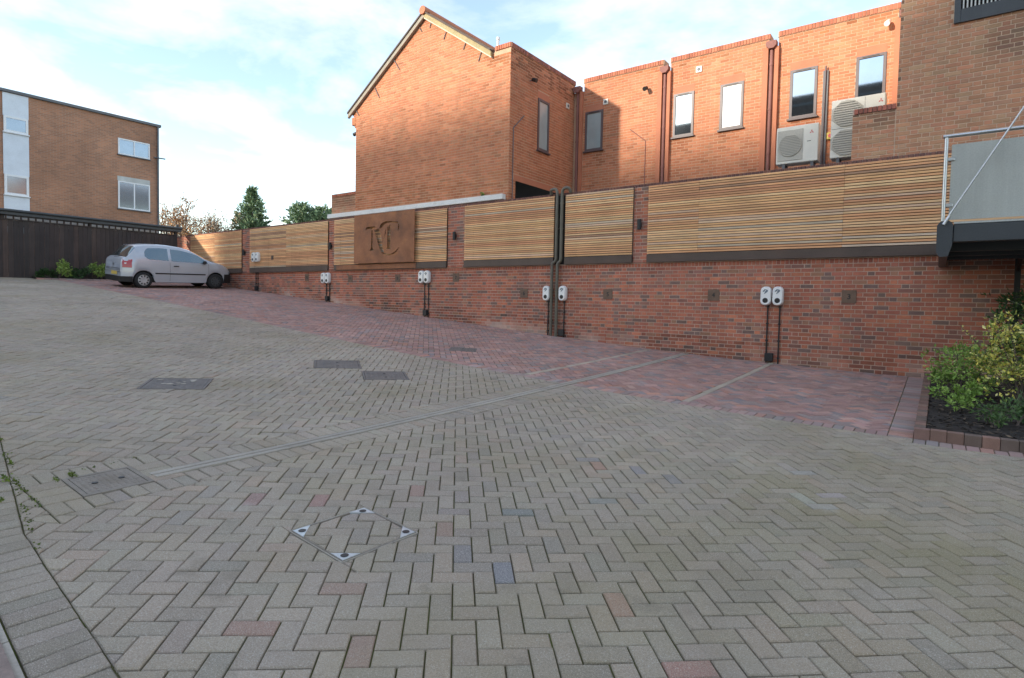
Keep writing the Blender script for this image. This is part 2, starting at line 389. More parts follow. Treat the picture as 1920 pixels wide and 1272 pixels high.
def clip(poly, a, b, c):
    """keep a*x+b*y<=c"""
    out = []; n = len(poly)
    for i in range(n):
        p, q = poly[i], poly[(i+1) % n]; dp = a*p[0]+b*p[1]-c; dq = a*q[0]+b*q[1]-c
        if dp <= 0: out.append(p)
        if (dp < 0 < dq) or (dq < 0 < dp):
            t = dp/(dp-dq); out.append((p[0]+t*(q[0]-p[0]), p[1]+t*(q[1]-p[1])))
    return out
def area(p):
    return abs(sum(p[i][0]*p[(i+1) % len(p)][1]-p[(i+1) % len(p)][0]*p[i][1] for i in range(len(p))))/2 if len(p) > 2 else 0
def ccw(p):
    s = sum(p[i][0]*p[(i+1) % len(p)][1]-p[(i+1) % len(p)][0]*p[i][1] for i in range(len(p)))
    return p if s > 0 else p[::-1]
def edges(p):
    p = ccw(p); out = []
    for i in range(len(p)):
        a, b = p[i], p[(i+1) % len(p)]; nx, ny = b[1]-a[1], a[0]-b[0]; L = math.hypot(nx, ny); nx /= L; ny /= L
        out.append((nx, ny, nx*a[0]+ny*a[1]))
    return out
def inside(p, es):
    for e in es:
        p = clip(p, *e)
        if len(p) < 3: return []
    return p
def minus(p, es):
    if area(inside(p, es)) < 1e-5: return [p]
    res = []; cur = p
    for (a, b, c) in es:
        o = clip(cur, -a, -b, -c)
        if area(o) > 1e-5: res.append(o)
        cur = clip(cur, a, b, c)
        if len(cur) < 3: break
    return res
def shrink(p, d):
    p = ccw(p); es = edges(p)
    q = p
    for (a, b, c) in es: q = clip(q, a, b, c-d)
    # merge doubled points
    out = []
    for v in q:
        if not out or math.hypot(v[0]-out[-1][0], v[1]-out[-1][1]) > .002: out.append(v)
    if len(out) > 2 and math.hypot(out[0][0]-out[-1][0], out[0][1]-out[-1][1]) < .002: out.pop()
    return out

def rect(x0, x1, y0, y1): return [(x0, y0), (x1, y0), (x1, y1), (x0, y1)]
def turned(cx, cy, w, h, ang):
    c, s = math.cos(ang), math.sin(ang)
    return [(cx+c*a-s*b, cy+s*a+c*b) for a, b in ((-w/2, -h/2), (w/2, -h/2), (w/2, h/2), (-w/2, h/2))]
HB = R(42)
COVERS = {   # plan outlines of what interrupts the paving
    'drain': rect(-4.50, -4.10, 1.23, 1.62), 'recess': turned(-2.58, 2.04, .50, .50, R(-3)),
    'big': turned(-7.05, 3.03, .66, .60, R(55)), 'two': turned(-7.21, 5.36, .66, .66, R(55)), 'three': turned(-6.16, 5.37, .60, .60, R(54)),
    'bay': turned(-7.28, 8.27, .50, .46, R(38))}
EDGE = [(4.5, .42), (-2.22, .77), (-3.77, .87), (-5.62, 1.17), (-8.5, 1.64), (-28.5, 5.1)]
edge_es = []
for a, b in zip(EDGE[:-1], EDGE[1:]):
    nx, ny = b[1]-a[1], a[0]-b[0]; L = math.hypot(nx, ny); nx, ny = -nx/L, -ny/L
    if ny > 0: nx, ny = -nx, -ny
    edge_es.append((nx, ny, nx*a[0]+ny*a[1]))
PAL_GREY = [(7, (.338, .282, .224)), (4, (.322, .269, .215)), (3, (.352, .292, .230)), (1.0, (.30, .257, .215)), (.8, (.355, .28, .218))]
PAL_RED = [(4, (.37, .225, .195)), (3, (.33, .205, .18)), (2.2, (.295, .225, .208)), (2, (.41, .26, .22)), (1.0, (.25, .21, .205)), (1, (.42, .225, .175))]
PAL_EDGE = [(4, (.36, .245, .22)), (3, (.32, .245, .225)), (1, (.41, .24, .195)), (1, (.29, .25, .235))]
REDS = [(-2.14, 1.3), (-2.22, 1.58), (-1.71, 1.42), (-1.12, 2.31), (-.76, 2.14), (-3.13, 2.22), (-2.25, 2.40), (-2.76, 2.69), (-2.15, 4.17), (-3.35, 1.85)]
DARKS = [(-1.93, 2.19), (-1.64, 2.18), (-2.11, 2.88), (-1.86, 4.16), (-1.72, 3.52), (-1.57, 4.15), (-2.3, 4.18), (-2.75, 2.25)]
PALES = [(-.68, 4.49), (-.56, 4.46), (-.62, 4.62), (-.8, 5.1), (-.95, 5.2)]

def contains(p, q):
    return all(a*q[0]+b*q[1] <= c for a, b, c in edges(p))
def paver_geo(b, poly, near, col):
    """a block: chamfered top, sides down into the joint; sits on the sloping yard with a little rock and settlement"""
    poly = ccw(poly); cx = sum(p[0] for p in poly)/len(poly); cy = sum(p[1] for p in poly)/len(poly)
    j = .0031 if near else .0038
    base = shrink(poly, j); top = shrink(poly, j+.0045)
    if len(base) < 3 or len(top) != len(base): 
        base = [(cx+(p[0]-cx)*.96, cy+(p[1]-cy)*.96) for p in poly]; top = [(cx+(p[0]-cx)*.90, cy+(p[1]-cy)*.90) for p in poly]
    n = len(base); dz = rnd.gauss(0, .0020); tx, ty = rnd.gauss(0, .013), rnd.gauss(0, .013)
    zt = [float(v) for v in gnd([p[0] for p in top+base], [p[1] for p in top+base])]
    V = []; F = []
    for i, p in enumerate(top): V.append((p[0], p[1], zt[i]+dz+tx*(p[0]-cx)+ty*(p[1]-cy)))
    for i, p in enumerate(base): V.append((p[0], p[1], zt[n+i]+dz-.005+tx*(p[0]-cx)+ty*(p[1]-cy)))
    F.append(tuple(range(n))); F += [(i, n+i, n+(i+1) % n, (i+1) % n) for i in range(n)]
    for i, p in enumerate(base): V.append((p[0], p[1], zt[n+i]-.03))
    F += [(n+i, 2*n+i, 2*n+(i+1) % n, n+(i+1) % n) for i in range(n)]
    b.add(V, F, col)

def herring(ang, x0, x1, y0, y1, org=(0, 0)):
    c, s = math.cos(ang), math.sin(ang); u = .1
    cs = [((x-org[0])*c+(y-org[1])*s, -(x-org[0])*s+(y-org[1])*c) for x in (x0, x1) for y in (y0, y1)]
    a0, a1 = min(p[0] for p in cs)/u-3, max(p[0] for p in cs)/u+3; b0, b1 = min(p[1] for p in cs)/u-3, max(p[1] for p in cs)/u+3
    # origin = m(1,1)+n(2,-2)
    for m_ in range(int((a0+b0)/2)-2, int((a1+b1)/2)+3):
        for n_ in range(int((a0-b1)/4)-2, int((a1-b0)/4)+3):
            ox, oy = m_+2*n_, m_-2*n_
            if not (a0 < ox < a1 and b0 < oy < b1): continue
            for (bx, by, w, h) in ((ox, oy, 2, 1), (ox, oy+1, 1, 2)):
                yield [(org[0]+(px*c-py*s)*u, org[1]+(px*s+py*c)*u) for px, py in ((bx, by), (bx+w, by), (bx+w, by+h), (bx, by+h))]
def row(a, b, width, pitch=.1, side=1):
    """a header course from a to b, blocks lying across it on the given side"""
    dx, dy = b[0]-a[0], b[1]-a[1]; L = math.hypot(dx, dy); dx /= L; dy /= L; nx, ny = -dy*side, dx*side
    k = int(round(L/pitch)); st = L/k
    for i in range(k):
        p = (a[0]+dx*st*i, a[1]+dy*st*i); q = (a[0]+dx*st*(i+1), a[1]+dy*st*(i+1))
        yield [p, q, (q[0]+nx*width, q[1]+ny*width), (p[0]+nx*width, p[1]+ny*width)]

grey, red = [], []
HOLES = [edges(COVERS[k]) for k in ('drain', 'recess', 'big', 'two', 'three')]
drain_border = rect(-4.70, -3.90, 1.03, 1.82)
left_reg = edges(rect(-28.4, XCH-.275, -3, YBAY-.1)) ; right_reg = edges(rect(XCH+.275, 4, -3, YBAY-.1)); low_reg = edges(rect(XCH-.275, XCH+.275, -3, 1.03))
plant_b = edges(rect(-.16, 4.2, 6.86, 12))
def vis(poly, m=60):
    cx = sum(p[0] for p in poly)/len(poly); cy = sum(p[1] for p in poly)/len(poly)
    q = proj((cx, cy, float(gnd(cx, cy)))); 
    return q is not None and -m < q[0] < 1920+m and q[1] < 1272+m*2
for p in herring(HB, -26.6, 3.0, .3, 7.2):
    if not vis(p): continue
    for reg in (left_reg, right_reg, low_reg):
        q = inside(p, reg)
        if area(q) < 2e-4: continue
        q = inside(q, edge_es)
        if area(q) < 2e-4: continue
        pieces = [q]
        for h in HOLES + [edges(drain_border), plant_b]:
            np_ = []
            for pc in pieces: np_ += minus(pc, h)
            pieces = np_
        for pc in pieces:
            if area(pc) > 3e-4: grey.append((pc, None))
# blocks set inside the recessed tray
tray = edges(turned(-2.58, 2.04, .462, .462, R(-3)))
for p in herring(HB, -3.2, -2.0, 1.5, 2.6, (.03, .02)):
    q = inside(p, tray)
    if area(q) > 4e-4: grey.append((q, None))
# header courses beside the channel and round the drain cover, and along the left-hand edge
for p in list(row((XCH-.075, 1.82), (XCH-.075, YBAY-.1), .2)) + list(row((XCH+.075, 1.82), (XCH+.075, YBAY-.1), .2, side=-1)): grey.append((p, None))
for p in list(row((-4.5, 1.62), (-4.1, 1.62), .2, .1333)) + list(row((-4.5, 1.23), (-4.1, 1.23), .2, .1333, -1)) + list(row((-4.5, 1.03), (-4.5, 1.82), .2)) + list(row((-4.1, 1.03), (-4.1, 1.82), .2, side=-1)):
    grey.append((p, None))
for a, b in zip(EDGE[:-1], EDGE[1:]):
    for p in row(a, b, .215, .102, 1):
        if vis(p): grey.append((p, (.295, .250, .202)))
# bays
bay_reg = edges(rect(-26.4, -.38, YBAY+.1, 11.88))
BL = [-2.56, -5.02]
bay_cut = [edges(rect(XCH-.075, XCH+.075, 6, 12)), edges(COVERS['bay'])] + [edges(rect(x-.05, x+.05, YBAY+.1, 11.88)) for x in BL]
for p in herring(R(45), -26.5, -.3, YBAY, 11.95, (.02, .05)):
    q = inside(p, bay_reg)
    if area(q) < 2e-4: continue
    pieces = [q]
    for h in bay_cut:
        np_ = []
        for pc in pieces: np_ += minus(pc, h)
        pieces = np_
    for pc in pieces:
        if area(pc) > 3e-4: red.append((pc, None))
for p in row((-.38, YBAY+.1), (-26.4, YBAY+.1), .2):
    for pc in minus(p, bay_cut[0]): red.append((pc, pick(PAL_EDGE) if p[0][0] > -6 else None))
for x in BL:
    y = YBAY+.1
    while y < 11.8: red.append((rect(x-.05, x+.05, y, min(y+.2, 11.88)), (.40, .335, .27))); y += .2
for p in list(row((-.38, YBAY-.1), (-.38, 11.88), .22, .1, -1)): red.append((p, pick(PAL_EDGE)))
for p in list(row((-.16, 6.86), (4.0, 6.86), .2, .105, 1)): red.append((p, pick(PAL_EDGE)))

def lay_pavers(lst, owner, m, pal, spec=False):
    items = []
    for poly, c in lst:
        cx = sum(p[0] for p in poly)/len(poly); cy = sum(p[1] for p in poly)/len(poly); q = proj((cx, cy, float(gnd(cx, cy))))
        size = area(poly)/(q[2]**3) if q and 0 < q[0] < 1920 and 0 < q[1] < 1272 else 0
        items.append((size, poly, c))
    items.sort(key=lambda t: -t[0]); rest = MB(); n = 0
    for size, poly, c in items:
        JIT[0] = .07 if spec else .11; col = pick(pal)
        if spec and not c:
            cx, cy = poly[0]; mo = max(0, 1-math.hypot((cx+.05)/2.6, (cy-4.0)/3.4))*(.75+.4*math.sin(cx*3.1+cy*1.7)*math.sin(cy*2.3-cx))*rnd.uniform(.4, 1.1)
            col = tuple(x*(1-mo*.75)+y*mo*.75 for x, y in zip(col, (.235, .198, .095)))
        if c: kk = 1+rnd.uniform(-.1, .1); col = tuple(x*kk*(1+rnd.uniform(-.015, .015)) for x in c)
        if spec:
            if size == 0 and not vis(poly): continue
            for lst2, cc in ((REDS, (.335, .22, .178)), (DARKS, (.25, .235, .22)), (PALES, (.345, .31, .255))):
                if any(abs(q[0]-poly[0][0]) < .3 and abs(q[1]-poly[0][1]) < .3 and contains(poly, q) for q in lst2): col = tuple(x*(1+rnd.uniform(-.06, .06)) for x in cc)
        if n < 300 and size > 0:
            b = MB(); paver_geo(b, poly, True, col); b.build('paver', m, owner); n += 1
        else: paver_geo(rest, poly, size > 0.0004, col)
    rest.build('block_paving', m, owner, kind='stuff')
lay_pavers(grey, yard, M['paver'], PAL_GREY, True)
lay_pavers(red, bays, M['redpaver'], PAL_RED); JIT[0] = .12

# slot channel: two kerbs of precast lengths with a dark slot between, falling to the drain cover
ch = thing('drainage_channel', (XCH, 1.65, float(gnd(XCH, 1.65))), 'long straight concrete slot drain crossing the paving from square cover to wall', 'drain')
y = 1.66
while y < 11.85:
    y1 = min(y+1.0, 11.86)
    for (a, b) in ((XCH-.070, XCH-.009), (XCH+.009, XCH+.070)):
        mb = MB(); za, zb = float(gnd(XCH, y)), float(gnd(XCH, y1-.004))
        mb.add([(a, y, za-.06), (b, y, za-.06), (b, y1-.004, zb-.06), (a, y1-.004, zb-.06), (a, y, za+.002), (b, y, za+.002), (b, y1-.004, zb+.002), (a, y1-.004, zb+.002)],
               [(4, 5, 6, 7), (0, 1, 5, 4), (1, 2, 6, 5), (2, 3, 7, 6), (3, 0, 4, 7)])
        mb.build('channel_kerb', M['channel'], ch)
    y = y1
mb = MB()
ys = np.linspace(1.64, 11.86, 24)
vs_ = []
for yy in ys: vs_ += [(XCH-.0095, yy, float(gnd(XCH, yy))-.003), (XCH+.0095, yy, float(gnd(XCH, yy))-.003)]
mb.add(vs_, [(2*i, 2*i+1, 2*i+3, 2*i+2) for i in range(len(ys)-1)]); mb.build('slot', M['black'], ch)

# access covers
def plate_on_ground(poly, up_, thick, m, name, parent, sub=3):
    mb = MB(); poly = ccw(poly); n = len(poly)
    t = [(p[0], p[1], float(gnd(*p))+up_) for p in poly]; b = [(p[0], p[1], float(gnd(*p))+up_-thick) for p in poly]
    mb.add(t+b, [tuple(range(n))] + [(i, n+i, n+(i+1) % n, (i+1) % n) for i in range(n)]); return mb.build(name, m, parent)
def ring(poly, w, up_, m, name, parent):
    poly = ccw(poly); inn = shrink(poly, w); n = len(poly); mb = MB()
    t = [(p[0], p[1], float(gnd(*p))+up_) for p in poly]; b = [(p[0], p[1], float(gnd(*p))+up_) for p in inn]; lo = [(p[0], p[1], float(gnd(*p))-.03) for p in poly]; li = [(p[0], p[1], float(gnd(*p))-.03) for p in inn]
    mb.add(t+b+lo+li, [(i, (i+1) % n, n+(i+1) % n, n+i) for i in range(n)] + [(i, 2*n+i, 2*n+(i+1) % n, (i+1) % n) for i in range(n)] + [(n+i, n+(i+1) % n, 3*n+(i+1) % n, 3*n+i) for i in range(n)])
    return mb.build(name, m, parent)
def cover(key, label, m, bars=0, frame=.025, group=None):
    poly = COVERS[key]; cx = sum(p[0] for p in poly)/4; cy = sum(p[1] for p in poly)/4
    t = thing('access_cover', (cx, cy, float(gnd(cx, cy))-.01), label, 'manhole cover', group)
    ring(poly, frame, .004, m, 'cover_frame', t)
    plate_on_ground(shrink(poly, frame+.006), .002, .03, m, 'cover_plate', t)
    inn = shrink(poly, frame+.02)
    if bars:
        p0, p1, p2, p3 = [Vector((p[0], p[1], 0)) for p in inn]
        mb = MB()
        for i in range(bars):
            f0, f1 = (i+.2)/bars, (i+.7)/bars
            for k in range(bars):
                g0, g1 = (k+.15)/bars, (k+.85)/bars
                if (i+k) % 2: g0, g1, a0, a1 = (k+.3)/bars, (k+.7)/bars, (i+.1)/bars, (i+.9)/bars
                else: a0, a1 = f0, f1
                q = [(p0.lerp(p1, s)).lerp(p3.lerp(p2, s), t_) for s, t_ in ((a0, g0), (a1, g0), (a1, g1), (a0, g1))]
                mb.add([(v.x, v.y, float(gnd(v.x, v.y))+.0038) for v in q] + [(v.x, v.y, float(gnd(v.x, v.y))+.001) for v in q], [(0, 1, 2, 3), (0, 4, 5, 1), (1, 5, 6, 2), (2, 6, 7, 3), (3, 7, 4, 0)])
        mb.build('tread_pattern', m, t, kind='stuff')
    for s in (.25, .75):
        p = Vector((*inn[0], 0)).lerp(Vector((*inn[1], 0)), .5).lerp(Vector((*inn[3], 0)).lerp(Vector((*inn[2], 0)), .5), s)
        one('lifting_key', M['black'], t, 'disc', (p.x, p.y, float(gnd(p.x, p.y))+.007), (0, 0, 1), .018, 10, .004)
    return t
cover('drain', 'square chequered metal cover at the end of the slot drain', M['galv'], 9)
cover('big', 'large worn metal cover with pale cement smears in the grey paving', M['iron'], 8)
cover('two', 'dark rectangular cover in grey paving, farther from the drain of two near neighbours', M['iron'], 7)
cover('three', 'brown grey rectangular cover in grey paving, between another cover and the slot drain', M['iron'], 7)
cover('bay', 'small brown cover set in the red parking bay paving', M['iron'], 6)
cm = MB()
for i in range(12):     # cement smears on the large cover
    cx, cy = -7.08+rnd.gauss(0, .11), 3.05+rnd.gauss(0, .10); rr = rnd.uniform(.01, .05)
    pts = [(cx+rr*rnd.uniform(.5, 1.2)*math.cos(a), cy+rr*rnd.uniform(.5, 1.2)*math.sin(a)) for a in np.linspace(0, 2*math.pi, 8)[:-1]]
    cm.add([(p[0], p[1], float(gnd(*p))+.0068) for p in pts], [tuple(range(7))])
big = [o for o in COL.objects if o.name.startswith('access_cover')][1]
cm.build('cement_smear', M['channel'], big, kind='stuff')
# recessed tray cover with triangular corners
po = ccw(COVERS['recess']); tr = thing('recessed_cover', (-2.58, 2.04, float(gnd(-2.58, 2.04))-.02), 'recessed tray cover filled with paving blocks, aluminium triangles at its corners', 'manhole cover')
ring(po, .006, .001, M['channel'], 'tray_edge', tr); ring(shrink(po, .010), .006, .001, M['galv'], 'tray_rim', tr)
for i in range(4):
    a, b, c = [Vector((*po[k % 4], 0)) for k in (i, i+1, i+3)]
    a2 = a + ((b-a).normalized()+(c-a).normalized())*.014
    q = [a2, a2+(b-a).normalized()*.105, a2+(c-a).normalized()*.105]
    mb = MB(); mb.add([(v.x, v.y, float(gnd(v.x, v.y))+.004) for v in q]+[(v.x, v.y, float(gnd(v.x, v.y))-.02) for v in q], [(0, 1, 2), (0, 3, 4, 1), (1, 4, 5, 2), (2, 5, 3, 0)])
    co = mb.build('corner_plate', M['alu'], tr); ce = (q[0]+q[1]+q[2])/3
    one('keyhole', M['black'], co, 'disc', (ce.x, ce.y, float(gnd(ce.x, ce.y))+.006), (0, 0, 1), .021, 12, .004)
# slab and kerb beyond the edging course, bottom left
mb = MB(); pts = []
for (x, y) in EDGE[:4]: pts.append((x, y-.245))
lower = [(x, y-2.5) for x, y in EDGE[:4]]
mb.add([(x, y, float(gnd(x, y))+.012) for x, y in pts]+[(x, y, float(gnd(x, y))+.012) for x, y in lower], [(i, i+1, 5+i, 4+i) for i in range(3)]); mb.build('path', M['slab'], kind='structure')
mb = MB()
for a, b in zip(EDGE[:3], EDGE[1:4]):
    L = math.hypot(b[0]-a[0], b[1]-a[1]); k = max(1, int(L/.45))
    for i in range(k):
        p = [a[0]+(b[0]-a[0])*i/k, a[1]+(b[1]-a[1])*i/k]; q = [a[0]+(b[0]-a[0])*(i+.985)/k, a[1]+(b[1]-a[1])*(i+.985)/k]
        vv = [(p[0], p[1]-.222), (q[0], q[1]-.222), (q[0], q[1]-.246), (p[0], p[1]-.246)]
        mb.add([(x, y, float(gnd(x, y))+.004) for x, y in vv]+[(x, y, float(gnd(x, y))-.03) for x, y in vv], [(0, 1, 2, 3), (0, 4, 5, 1), (2, 6, 7, 3), (1, 5, 6, 2), (3, 7, 4, 0)])
mb.build('kerb', M['channel'], kind='structure')

# ================================================================== RETAINING WALL WITH SLATTED PANELS
ZT, ZF0, ZF1, ZS1 = Z(2.62), Z(.90), Z(1.075), Z(2.555)
WX0, WX1 = -28.6, 4.2
PIERS = [(-5.50, -5.17), (-11.08, -10.45), (-16.48, -16.16), (-21.99, -21.40), (-26.93, -26.23)]
wall = thing('retaining_wall', (-12, 12.0, -.45), 'long mottled red brick retaining wall carrying the timber slat panels', 'wall')
mb = MB(); mb.box(WX0, WX1, YW, 12.14, -.45, Z(2.55)); mb.build('mortar_core', M['mortar'], wall)
for a, b in PIERS:
    one('pier_core', M['mortar'], wall, 'box', a+.012, b-.012, YW-.022, YW-.002, ZF0, Z(2.55))
def wall_tint(c, p):
    """lime bloom and damp along the foot of the wall"""
    h = p[2]-float(gnd(p[0], YW))
    n = math.sin(p[0]*1.9)+math.sin(p[0]*.73+1.3)+.6*math.sin(p[0]*5.1+p[2]*7)
    if h < .38 and rnd.random() < .9-h:
        k = min(.75, max(0, .32-h)*2.6*(.05+.55*n))
        if k > 0: return tuple(x*(1-k)+y*k for x, y in zip(c, (.56, .42, .35)))
        return tuple(x*.7 for x in c)
    if h > 1.0 and p[2] > Z(.62) and rnd.random() < .35: return tuple(x*.8 for x in c)
    return c
zc = Z(.80)
rows_ = courses(WX0, WX1, zc-.075*27, zc, 'flemish')
rows_ = [r_ for r_ in rows_ if r_[3] > float(gnd((r_[0]+r_[1])/2, YW))-.02]
sold = courses(WX0, WX1, zc, Z(.893), 'soldier', h=.093, j=.010)
groups = [(rows_, YW, '-y', PAL_WALL, wall_tint, .006), (sold, YW, '-y', [(3, (.38, .13, .08)), (1, (.30, .10, .07))], None, .007)]
for a, b in PIERS: groups.append((courses(a, b, ZF0, Z(2.545), 'stretcher' if b-a > .4 else 'flemish'), YW-.022, '-y', PAL_WALL, None, .006))
groups.append((courses(WX0, PIERS[4][0], ZF0, Z(2.545), 'stretcher'), YW, '-y', PAL_WALL, None, .006))
groups.append((courses(WX0, WX1, Z(2.555), ZT, 'soldier', h=.067, j=.010), YW-.004, '-y', PAL_DARKCOP, None, .012))
lay(wall, groups, M['brick'])
one('coping_bed', M['mortar'], wall, 'box', WX0, WX1, YW+.012, 12.16, Z(2.552), ZT-.004)

PANELS = [(-26.22, -22.00, 2, 'sunlit cedar slat panel at the end of the wall behind the silver car', 0), (-21.39, -16.49, 2, 'cedar slat panel carrying the lone raised pair of white chargers', 0),
          (-16.15, -11.09, 2, 'cedar slat panel behind the rusty steel monogram plate', 0), (-10.44, -7.56, 1, 'cedar slat panel between the widest brick pier and the two soil pipes', 0),
          (-7.25, -5.51, 1, 'narrowest cedar slat panel, between the two soil pipes and a brick pier', 0), (-5.16, 2.4, 3, 'longest cedar slat panel, running on behind the glass balcony', 0)]
PAL_CEDAR = [(4, (.74, .42, .205)), (3, (.70, .36, .175)), (2, (.77, .49, .26)), (1.5, (.63, .305, .155)), (1.0, (.69, .46, .30)), (.35, (.42, .24, .145)), (.4, (.58, .45, .32))]
NS = 30
for (a, b, segs, lab, _) in PANELS:
    t = thing('slat_panel', ((a+b)/2, YW-.04, ZF0), lab, 'fence panel', 'timber slat panels on the wall')
    one('backing', M['shadefill'], t, 'box', a+.01, b-.01, YW-.014, YW-.009, ZF1+.004, ZS1-.01)  # black sheet added so the gaps between slats look deep and shaded
    cuts = [a+(b-a)*i/segs for i in range(segs+1)]
    if segs == 3: cuts = [a, -4.05, -1.45, b]
    for c in cuts[:-1]:
        for off in (.25, 1.2): 
            if c+off < b-.1: one('batten', M['shadefill'], t, 'box', c+off, c+off+.05, YW-.044, YW-.0145, ZF1+.004, ZS1-.01)
    pit = (ZS1-ZF1-.004)/NS
    for i in range(NS):
        z = ZF1+.004+pit*i; base = pick(PAL_CEDAR)
        for c0, c1 in zip(cuts[:-1], cuts[1:]):
            col = pick(PAL_CEDAR) if rnd.random() < .5 else base
            dy = rnd.uniform(-.002, .002)
            mb = MB(); mb.bbox(c0+.002, c1-.002, YW-.068+dy, YW-.045+dy, z+pit*.12, z+pit*.87, .002, col); mb.build('slat', M['timber'], t)
    one('steel_trim', M['fascia'], t, 'bbox', a-.0, b+.0, YW-.074, YW-.004, ZF0+.002, ZF1-.002, .003)
    x = a+.35
    mb = MB()
    while x < b-.1:
        for zz_ in (ZF0+.04, ZF1-.04): mb.disc((x, YW-.077, zz_), (0, -1, 0), .009, 8, .004)
        x += .62
    mb.build('bolt', M['fascia'], t)

# rusty plate with the cut-out monogram
def stroke(pts, ws):
    L, Rr = [], []
    for i, p in enumerate(pts):
        a = pts[max(0, i-1)]; b = pts[min(len(pts)-1, i+1)]; dx, dy = b[0]-a[0], b[1]-a[1]; l_ = math.hypot(dx, dy)
        nx, ny = -dy/l_, dx/l_; w = ws[i]/2
        L.append((p[0]+nx*w, p[1]+ny*w)); Rr.append((p[0]-nx*w, p[1]-ny*w))
    return L + Rr[::-1]
def smooth(pts, n=6):
    out = []; P = [pts[0]]+list(pts)+[pts[-1]]
    for i in range(1, len(P)-2):
        p0, p1, p2, p3 = [np.array(q, float) for q in P[i-1:i+3]]
        for k in range(n):
            s = k/n; out.append(tuple(.5*((2*p1)+(-p0+p2)*s+(2*p0-5*p1+4*p2-p3)*s*s+(-p0+3*p1-3*p2+p3)*s**3)))
    out.append(tuple(map(float, pts[-1]))); return out
PX0, PX1, PZ0, PZ1 = -14.99, -12.27, Z(1.09), Z(2.60)
def lz(x, y):     # sketch units (1006 wide, about 850 tall) to the plate
    u = (x-112)/1006.; yb = 1052-15*u; yt = 240-110*u
    return (PX0+u*(PX1-PX0), PZ0+(yb-y)/(yb-yt)*(PZ1-PZ0))
def S(pts, ws): return [lz(*q) for q in stroke(smooth(pts), list(np.interp(np.linspace(0, 1, (len(pts)-1)*6+1), np.linspace(0, 1, len(ws)), ws)))]
shapes = [[lz(*q) for q in ((322, 492), (326, 448), (345, 430), (478, 420), (488, 440), (452, 452), (440, 460), (440, 790), (466, 822), (466, 832), (388, 838), (388, 828), (418, 795), (420, 462), (372, 462), (340, 470))],
          S([(505, 470), (535, 560), (562, 680), (592, 800), (622, 868), (680, 905), (750, 902), (820, 868), (876, 790)], [86, 92, 74, 52, 40, 26, 20, 20, 10]),
          S([(572, 455), (600, 400), (650, 358), (715, 342), (790, 352), (866, 350)], [30, 52, 42, 26, 22, 20]),
          [lz(*q) for q in ((688, 412), (742, 402), (742, 790), (760, 806), (664, 822), (664, 810), (690, 796))],
          S([(612, 720), (640, 620), (668, 470)], [8, 14, 12]),
          S([(868, 372), (874, 420), (862, 486)], [8, 22, 8])]
cu = bpy.data.curves.new('plate', 'CURVE'); cu.dimensions = '2D'; cu.fill_mode = 'BOTH'; cu.extrude = .004
def spl(pts):
    s = cu.splines.new('POLY'); s.points.add(len(pts)-1)
    for i, p in enumerate(pts): s.points[i].co = (p[0]-PX0, p[1]-PZ0, 0, 1)
    s.use_cyclic_u = True
spl([(PX0, PZ0), (PX1, PZ0), (PX1, PZ1), (PX0, PZ1)])
for s in shapes: spl(s)
co_ = bpy.data.objects.new('tmp_plate', cu); COL.objects.link(co_)
dg = bpy.context.evaluated_depsgraph_get(); me = bpy.data.meshes.new_from_object(co_.evaluated_get(dg)); bpy.data.objects.remove(co_)
me.transform(Matrix.Rotation(R(90), 4, 'X')); me.materials.clear(); me.materials.append(M['corten'])
sg = thing('monogram_plate', (PX0, YW-.16, PZ0), 'rusty weathered steel plate with a cut-out MC monogram', 'sign')
pl = bpy.data.objects.new('plate', me); finish(pl, sg, Vector((PX0, YW-.16, PZ0)))
for x in (PX0+.08, PX1-.12):
    one('standoff', M['corten'], sg, 'box', x, x+.04, YW-.155, YW-.069, PZ0+.06, PZ1-.06)
one('lower_shelf', M['corten'], sg, 'bbox', PX0-1.0, PX1-.0, YW-.088, YW-.076, ZF0+.012, ZF1-.012, .002)

# number plaques
def text_mesh(s, size, depth):
    tc = bpy.data.curves.new('t', 'FONT'); tc.body = s; tc.size = size; tc.extrude = depth; tc.align_x = 'CENTER'; tc.align_y = 'CENTER'; tc.offset = size*.02
    ob = bpy.data.objects.new('t', tc); COL.objects.link(ob); d = bpy.context.evaluated_depsgraph_get()
    m_ = bpy.data.meshes.new_from_object(ob.evaluated_get(d)); bpy.data.objects.remove(ob); m_.transform(Matrix.Rotation(R(90), 4, 'X')); return m_
PLQ = ['between the pair of chargers and the planting bed', 'below the longest slat panel, away from the planting bed', 'below the narrowest slat panel', 'below the panel between soil pipes and widest pier', 'under the widest brick pier', 'under the steel monogram plate', 'between the monogram plate and its lamp pier', 'below the panel with the raised chargers']
for i, (x, zr) in enumerate([(-1.31, .20), (-3.71, .205), (-6.10, .20), (-8.45, .205), (-10.77, .62), (-13.12, .62), (-15.37, .62), (-17.74, .68)]):
    n_ = i+3
    t = thing('number_plaque', (x, YW-.02, Z(zr)-.115), 'rusty bay number plaque '+PLQ[i], 'plaque', 'bay number plaques')
    one('plate', M['plaque'], t, 'bbox', x-.115, x+.115, YW-.016, YW-.0085, Z(zr)-.115, Z(zr)+.115, .002)
    m_ = text_mesh(str(n_), .13, .0012); m_.materials.clear(); m_.materials.append(M['black']); o = bpy.data.objects.new('numeral', m_); finish(o, t, Vector((x, YW-.0178, Z(zr)-.005)))

